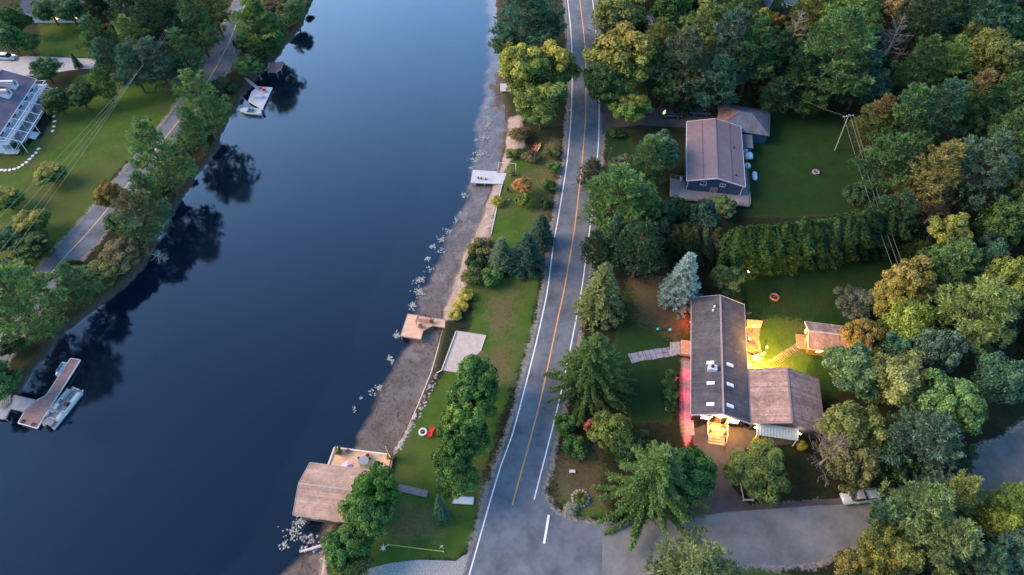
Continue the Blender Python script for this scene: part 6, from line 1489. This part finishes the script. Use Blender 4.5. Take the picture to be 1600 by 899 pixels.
o = MB().bar((-.3, 0, 0), (.3, 0, 1.1), .05, .05).bar((.3, 0, 0), (-.1, 0, 1.1), .05, .05).bar((-.1, 0, 1.1), (.3, 0, 1.1), .05, .05).build('folding_stand', white_p); o.location = at(690, 857, 1.0); tag(o, 'thin white folding stand at the right end of the yellow rope', 'stand')
# ------------------------------------------------------------------ vehicles
def vehicle(loc, rz, label, paint, kind='car', L=4.6, W_=1.85, cat='car', name='parked_car'):
    e = empty(name, loc, rz, label, cat); h = .95 if kind == 'car' else 1.1; hw = W_/2
    def sec(x, w, z0, z1): return [(x, -w, z0), (x, w, z0), (x, w*1.0, z0+(z1-z0)*.6), (x, w*.93, z1), (x, -w*.93, z1), (x, -w*1.0, z0+(z1-z0)*.6)]
    prof = [(-.5, .9, .35, .75*h), (-.485, .96, .28, .86*h), (-.3, 1, .28, .92*h), (0, 1, .28, .93*h), (.22, 1, .28, .9*h), (.42, .97, .28, .78*h), (.485, .86, .32, .66*h), (.5, .78, .4, .58*h)]
    body = MB().loft([sec(x*L, hw*w, z0, z1) for x, w, z0, z1 in prof]).build('body', paint, e, True)
    if kind == 'car': g = [(-.44, .6, .84), (-.33, .84, 1.38), (-.02, .84, 1.46), (.1, .83, 1.4), (.27, .78, .86)]
    else: g = [(-.08, .8, 1.0), (-.05, .84, 1.72), (.12, .84, 1.75), (.17, .83, 1.68), (.27, .8, .98)]
    MB().loft([[(x*L, -hw*w*1.04, .8*h), (x*L, hw*w*1.04, .8*h), (x*L, hw*w*.82, z), (x*L, -hw*w*.82, z)] for x, w, z in g]).build('windows', glass, e)
    rf = [x for x in g[1:4]]
    MB().loft([[(x*L, -hw*w*.83, z-.03), (x*L, hw*w*.83, z-.03), (x*L, hw*w*.8, z+.035), (x*L, -hw*w*.8, z+.035)] for x, w, z in rf]).build('roof', paint, e)
    for x in (-.31, .31):
        for s in (-1, 1):
            w_ = MB().tube([(x*L, s*(hw-.2), .34), (x*L, s*(hw+.01), .34)], .34, 14).build('wheel', rubber, e); MB().tube([(x*L, s*(hw-.05), .34), (x*L, s*(hw+.025), .34)], .2, 10).build('rim', steel, w_)
    for s in (-1, 1):
        MB().box((L*.485, s*hw*.66, .62*h), (.14, .34, .13)).build('headlight', vinyl_w, e); MB().box((-L*.495, s*hw*.72, .7*h), (.08, .26, .16)).build('taillight', redc, e); MB().box((L*.16, s*(hw+.08), .98*h), (.14, .2, .14)).build('mirror', paint, e)
    if kind == 'pickup':
        b = MB()
        for s in (-1, 1): b.box((-.29*L, s*hw*.9, 1.1), (L*.38, .1, .28))
        b.box((-.485*L, 0, 1.1), (.08, hw*1.8, .28)); b.build('bed_rails', paint, e); MB().box((-.28*L, 0, 1.06), (L*.36, hw*1.65, .04)).build('bed_floor', mat('bed_liner', (.1, .1, .11), .9), e)
        MB().box((-.3*L, 0, 1.25), (L*.3, hw*1.3, .35)).build('bed_load', tarp, e)
    return e
vehicle(at(12, 92, 1.0), R_(-5), 'white car parked on the pale driveway at the left edge', carwhite)
vehicle(at(1341, 779, 1.05), R_(186), 'white pickup with a loaded bed parked under the trees by the side road', carwhite, 'pickup', 5.6, 1.95, 'pickup', 'pickup_truck')
vehicle(at(1049, 182, 1.03), R_(-4), 'dark car parked on the blue house driveway, left one', cardark); vehicle(at(1093, 178, 1.03), R_(-4), 'dark blue-grey car parked on the driveway beside the hip-roofed garage', mat('slate_car_paint', (.04, .07, .1), .25, .05, 1, .5, coat=.6))
e = empty('waste_bin', at(1318, 867, 1.03), .6, 'red wheeled bin at the edge of the side road', 'bin'); MB().loft([[(-s, -s, z), (s, -s, z), (s, s, z), (-s, s, z)] for s, z in ((.24, .08), (.33, 1.0))]).build('body', redc, e); MB().box((0, 0, 1.04), (.74, .74, .08)).build('lid', redc, e)
for s in (-1, 1): MB().tube([(s*.2, .3, .1), (s*.3, .3, .1)], .1, 10).build('wheel', rubber, e)
# ------------------------------------------------------------------ poles, wires, posts
def pole(x, y, h, label, arm=True, r=.16, lean=(0, 0), name='utility_pole', az=.6, cat='pole', group=None):
    e = empty(name, (x, y, 1), 0, label, cat, group); MB().tube([(0, 0, -.3), (lean[0], lean[1], h)], [r, r*.7], 9).build('pole', polewood, e)
    if arm:
        a = MB().box((lean[0], lean[1], h-.5), (2.4, .12, .14), rz=az).build('crossarm', polewood, e)
        for k in (-1.05, -.4, .4, 1.05): MB().cyl((lean[0]+k*math.cos(az), lean[1]+k*math.sin(az), h-.43), .06, .22, 7).build('insulator', white_p, a)
    return e
pL = at(262.5, 49, 10.6); pole(pL.x, pL.y, 9.9, 'tall wooden power pole with crossarm in the top left wood', az=2.6)
p = at(370, 90, 1); pole(p.x, p.y, 6.0, 'short plain pole on the lake side of the shore road', arm=False, r=.1)
p = at(1305, 235, 1); pR = Vector((p.x-.9, p.y-.3, 11)); pole(p.x, p.y, 10, 'leaning wooden power pole at the corner of the upper back lawn', lean=(-.9, -.3), az=.2)
p = at(888, 60, 1); pole(p.x-.6, p.y, 7.4, 'grey-green roadside pole near the top of the main road', arm=False, r=.1)
p = at(1216, 144, 1); pole(p.x, p.y, 5.5, 'thin pole in the dark wood behind the hip-roofed garage', arm=False, r=.1)
def wire(a, b, sag, label, group, r=.014):
    n = 18; o = MB().tube([a.lerp(b, i/n)-Vector((0, 0, sag*4*(i/n)*(1-i/n))) for i in range(n+1)], r, 4).build('power_line', wirem); tag(o, label, 'cable', group); return o
d = Vector((math.cos(2.6), math.sin(2.6), 0))
for i, k in enumerate((-1.05, -.4, .4, 1.05)):
    wire(pL+d*k, at(-60+i*0, 398+i*34, 10.5), .8, 'overhead wire running down-left across the left lawn from the power pole, %s of four' % ('first', 'second', 'third', 'fourth')[i], 'wires over the left lawn')
for i, k in enumerate((-1.05, 0, 1.05)):
    wire(pL+d*k, at(283+i*8, -30, 10.5), .3, 'overhead wire leaving the top left wood at the top edge, %s of three' % ('left', 'middle', 'right')[i], 'wires at the top edge')
for i, (k, px, py) in enumerate(((-1.05, 1396, 420), (.4, 1405, 418), (1.05, 1412, 416))):
    wire(pR+Vector((k, .2*k, -.3)), at(px, py, 7.5), .5, 'overhead wire from the leaning pole down across the hedge end, %s of three' % ('left', 'middle', 'right')[i], 'wires over the hedge end', .022)
wire(pR+Vector((-1, 0, -.3)), at(1222, 138, 5.5), .5, 'single overhead wire from the leaning pole to the thin pole in the dark wood', None)
p = at(891, 180, 1); e = empty('mailbox', (p.x-.1, p.y, 1), R_(-5), 'pale-topped mailbox on a dark post at the left edge of the main road', 'mailbox')
MB().box((0, 0, .6), (.1, .1, 1.2)).build('post', black, e); MB().box((0, 0, 1.3), (.3, .55, .3)).build('box', vinyl_w, e, bevel=.05); MB().box((0, -.28, 1.28), (.24, .03, .2)).build('door', black, e)
p = at(953, 246, 1); e = empty('lamp_post', (p.x, p.y, 1), 0, 'thin pale post beside the dark juniper at the blue house', 'post'); MB().cyl((0, 0, 0), .05, 2.6, 7).build('pole', steel, e); MB().box((0, 0, 2.6), (.25, .25, .2)).build('head', steel, e)
o = MB().box((0, 0, .35), (.9, .5, .05)).box((-.38, 0, .17), (.06, .45, .34)).box((.38, 0, .17), (.06, .45, .34)).build('bench', palewood); o.location = at(894, 738, 1.0); tag(o, 'small pale bench in the brown patch by the roadside', 'bench')
e = empty('flower_ring', at(907, 779, 1.0), 0, 'stone-ringed flower bed near the junction corner', 'flower bed'); mb = MB()
for k in range(16): t = k/16*6.283; rock(mb, (1.2*math.cos(t), 1.2*math.sin(t), .1), .25, rg)
mb.build('stone_ring', stone, e); mb = MB()
for k in range(40): mb.ball((random.uniform(-.8, .8), random.uniform(-.8, .8), random.uniform(.1, .5)), random.uniform(.08, .16), 6)
mb.build('flowers', mat('yellow_flowers', (.3, .26, .08), .7, .4, 3), e)
for px, py, s, lab in ((1053, 592, .7, 'grey boulder in the garden bed above the red-lit walk'), (1044, 640, .55, 'bluish boulder at the lower end of the garden bed')):
    mb = MB(); rock(mb, (0, 0, .2), s, rg); o = mb.build('boulder', stone); o.location = at(px, py, 1.0); tag(o, lab, 'rock')
e = empty('garden_fence', at(1160, 771, 1.0), 0, 'low pale corner fence beside the clipped round tree', 'fence'); A = [at(1155, 752, 1)-e.location, at(1161, 783, 1)-e.location, at(1176, 783, 1)-e.location]; mb = MB()
for a, b in zip(A, A[1:]): mb.bar(a+Vector((0, 0, .55)), b+Vector((0, 0, .55)), .1, .1); mb.bar(a+Vector((0, 0, .25)), b+Vector((0, 0, .25)), .06, .06)
mb.build('rails', palewood, e)
for a in A+[A[0].lerp(A[1], .5)]: MB().box((a.x, a.y, .35), (.12, .12, .7)).build('post', palewood, e)
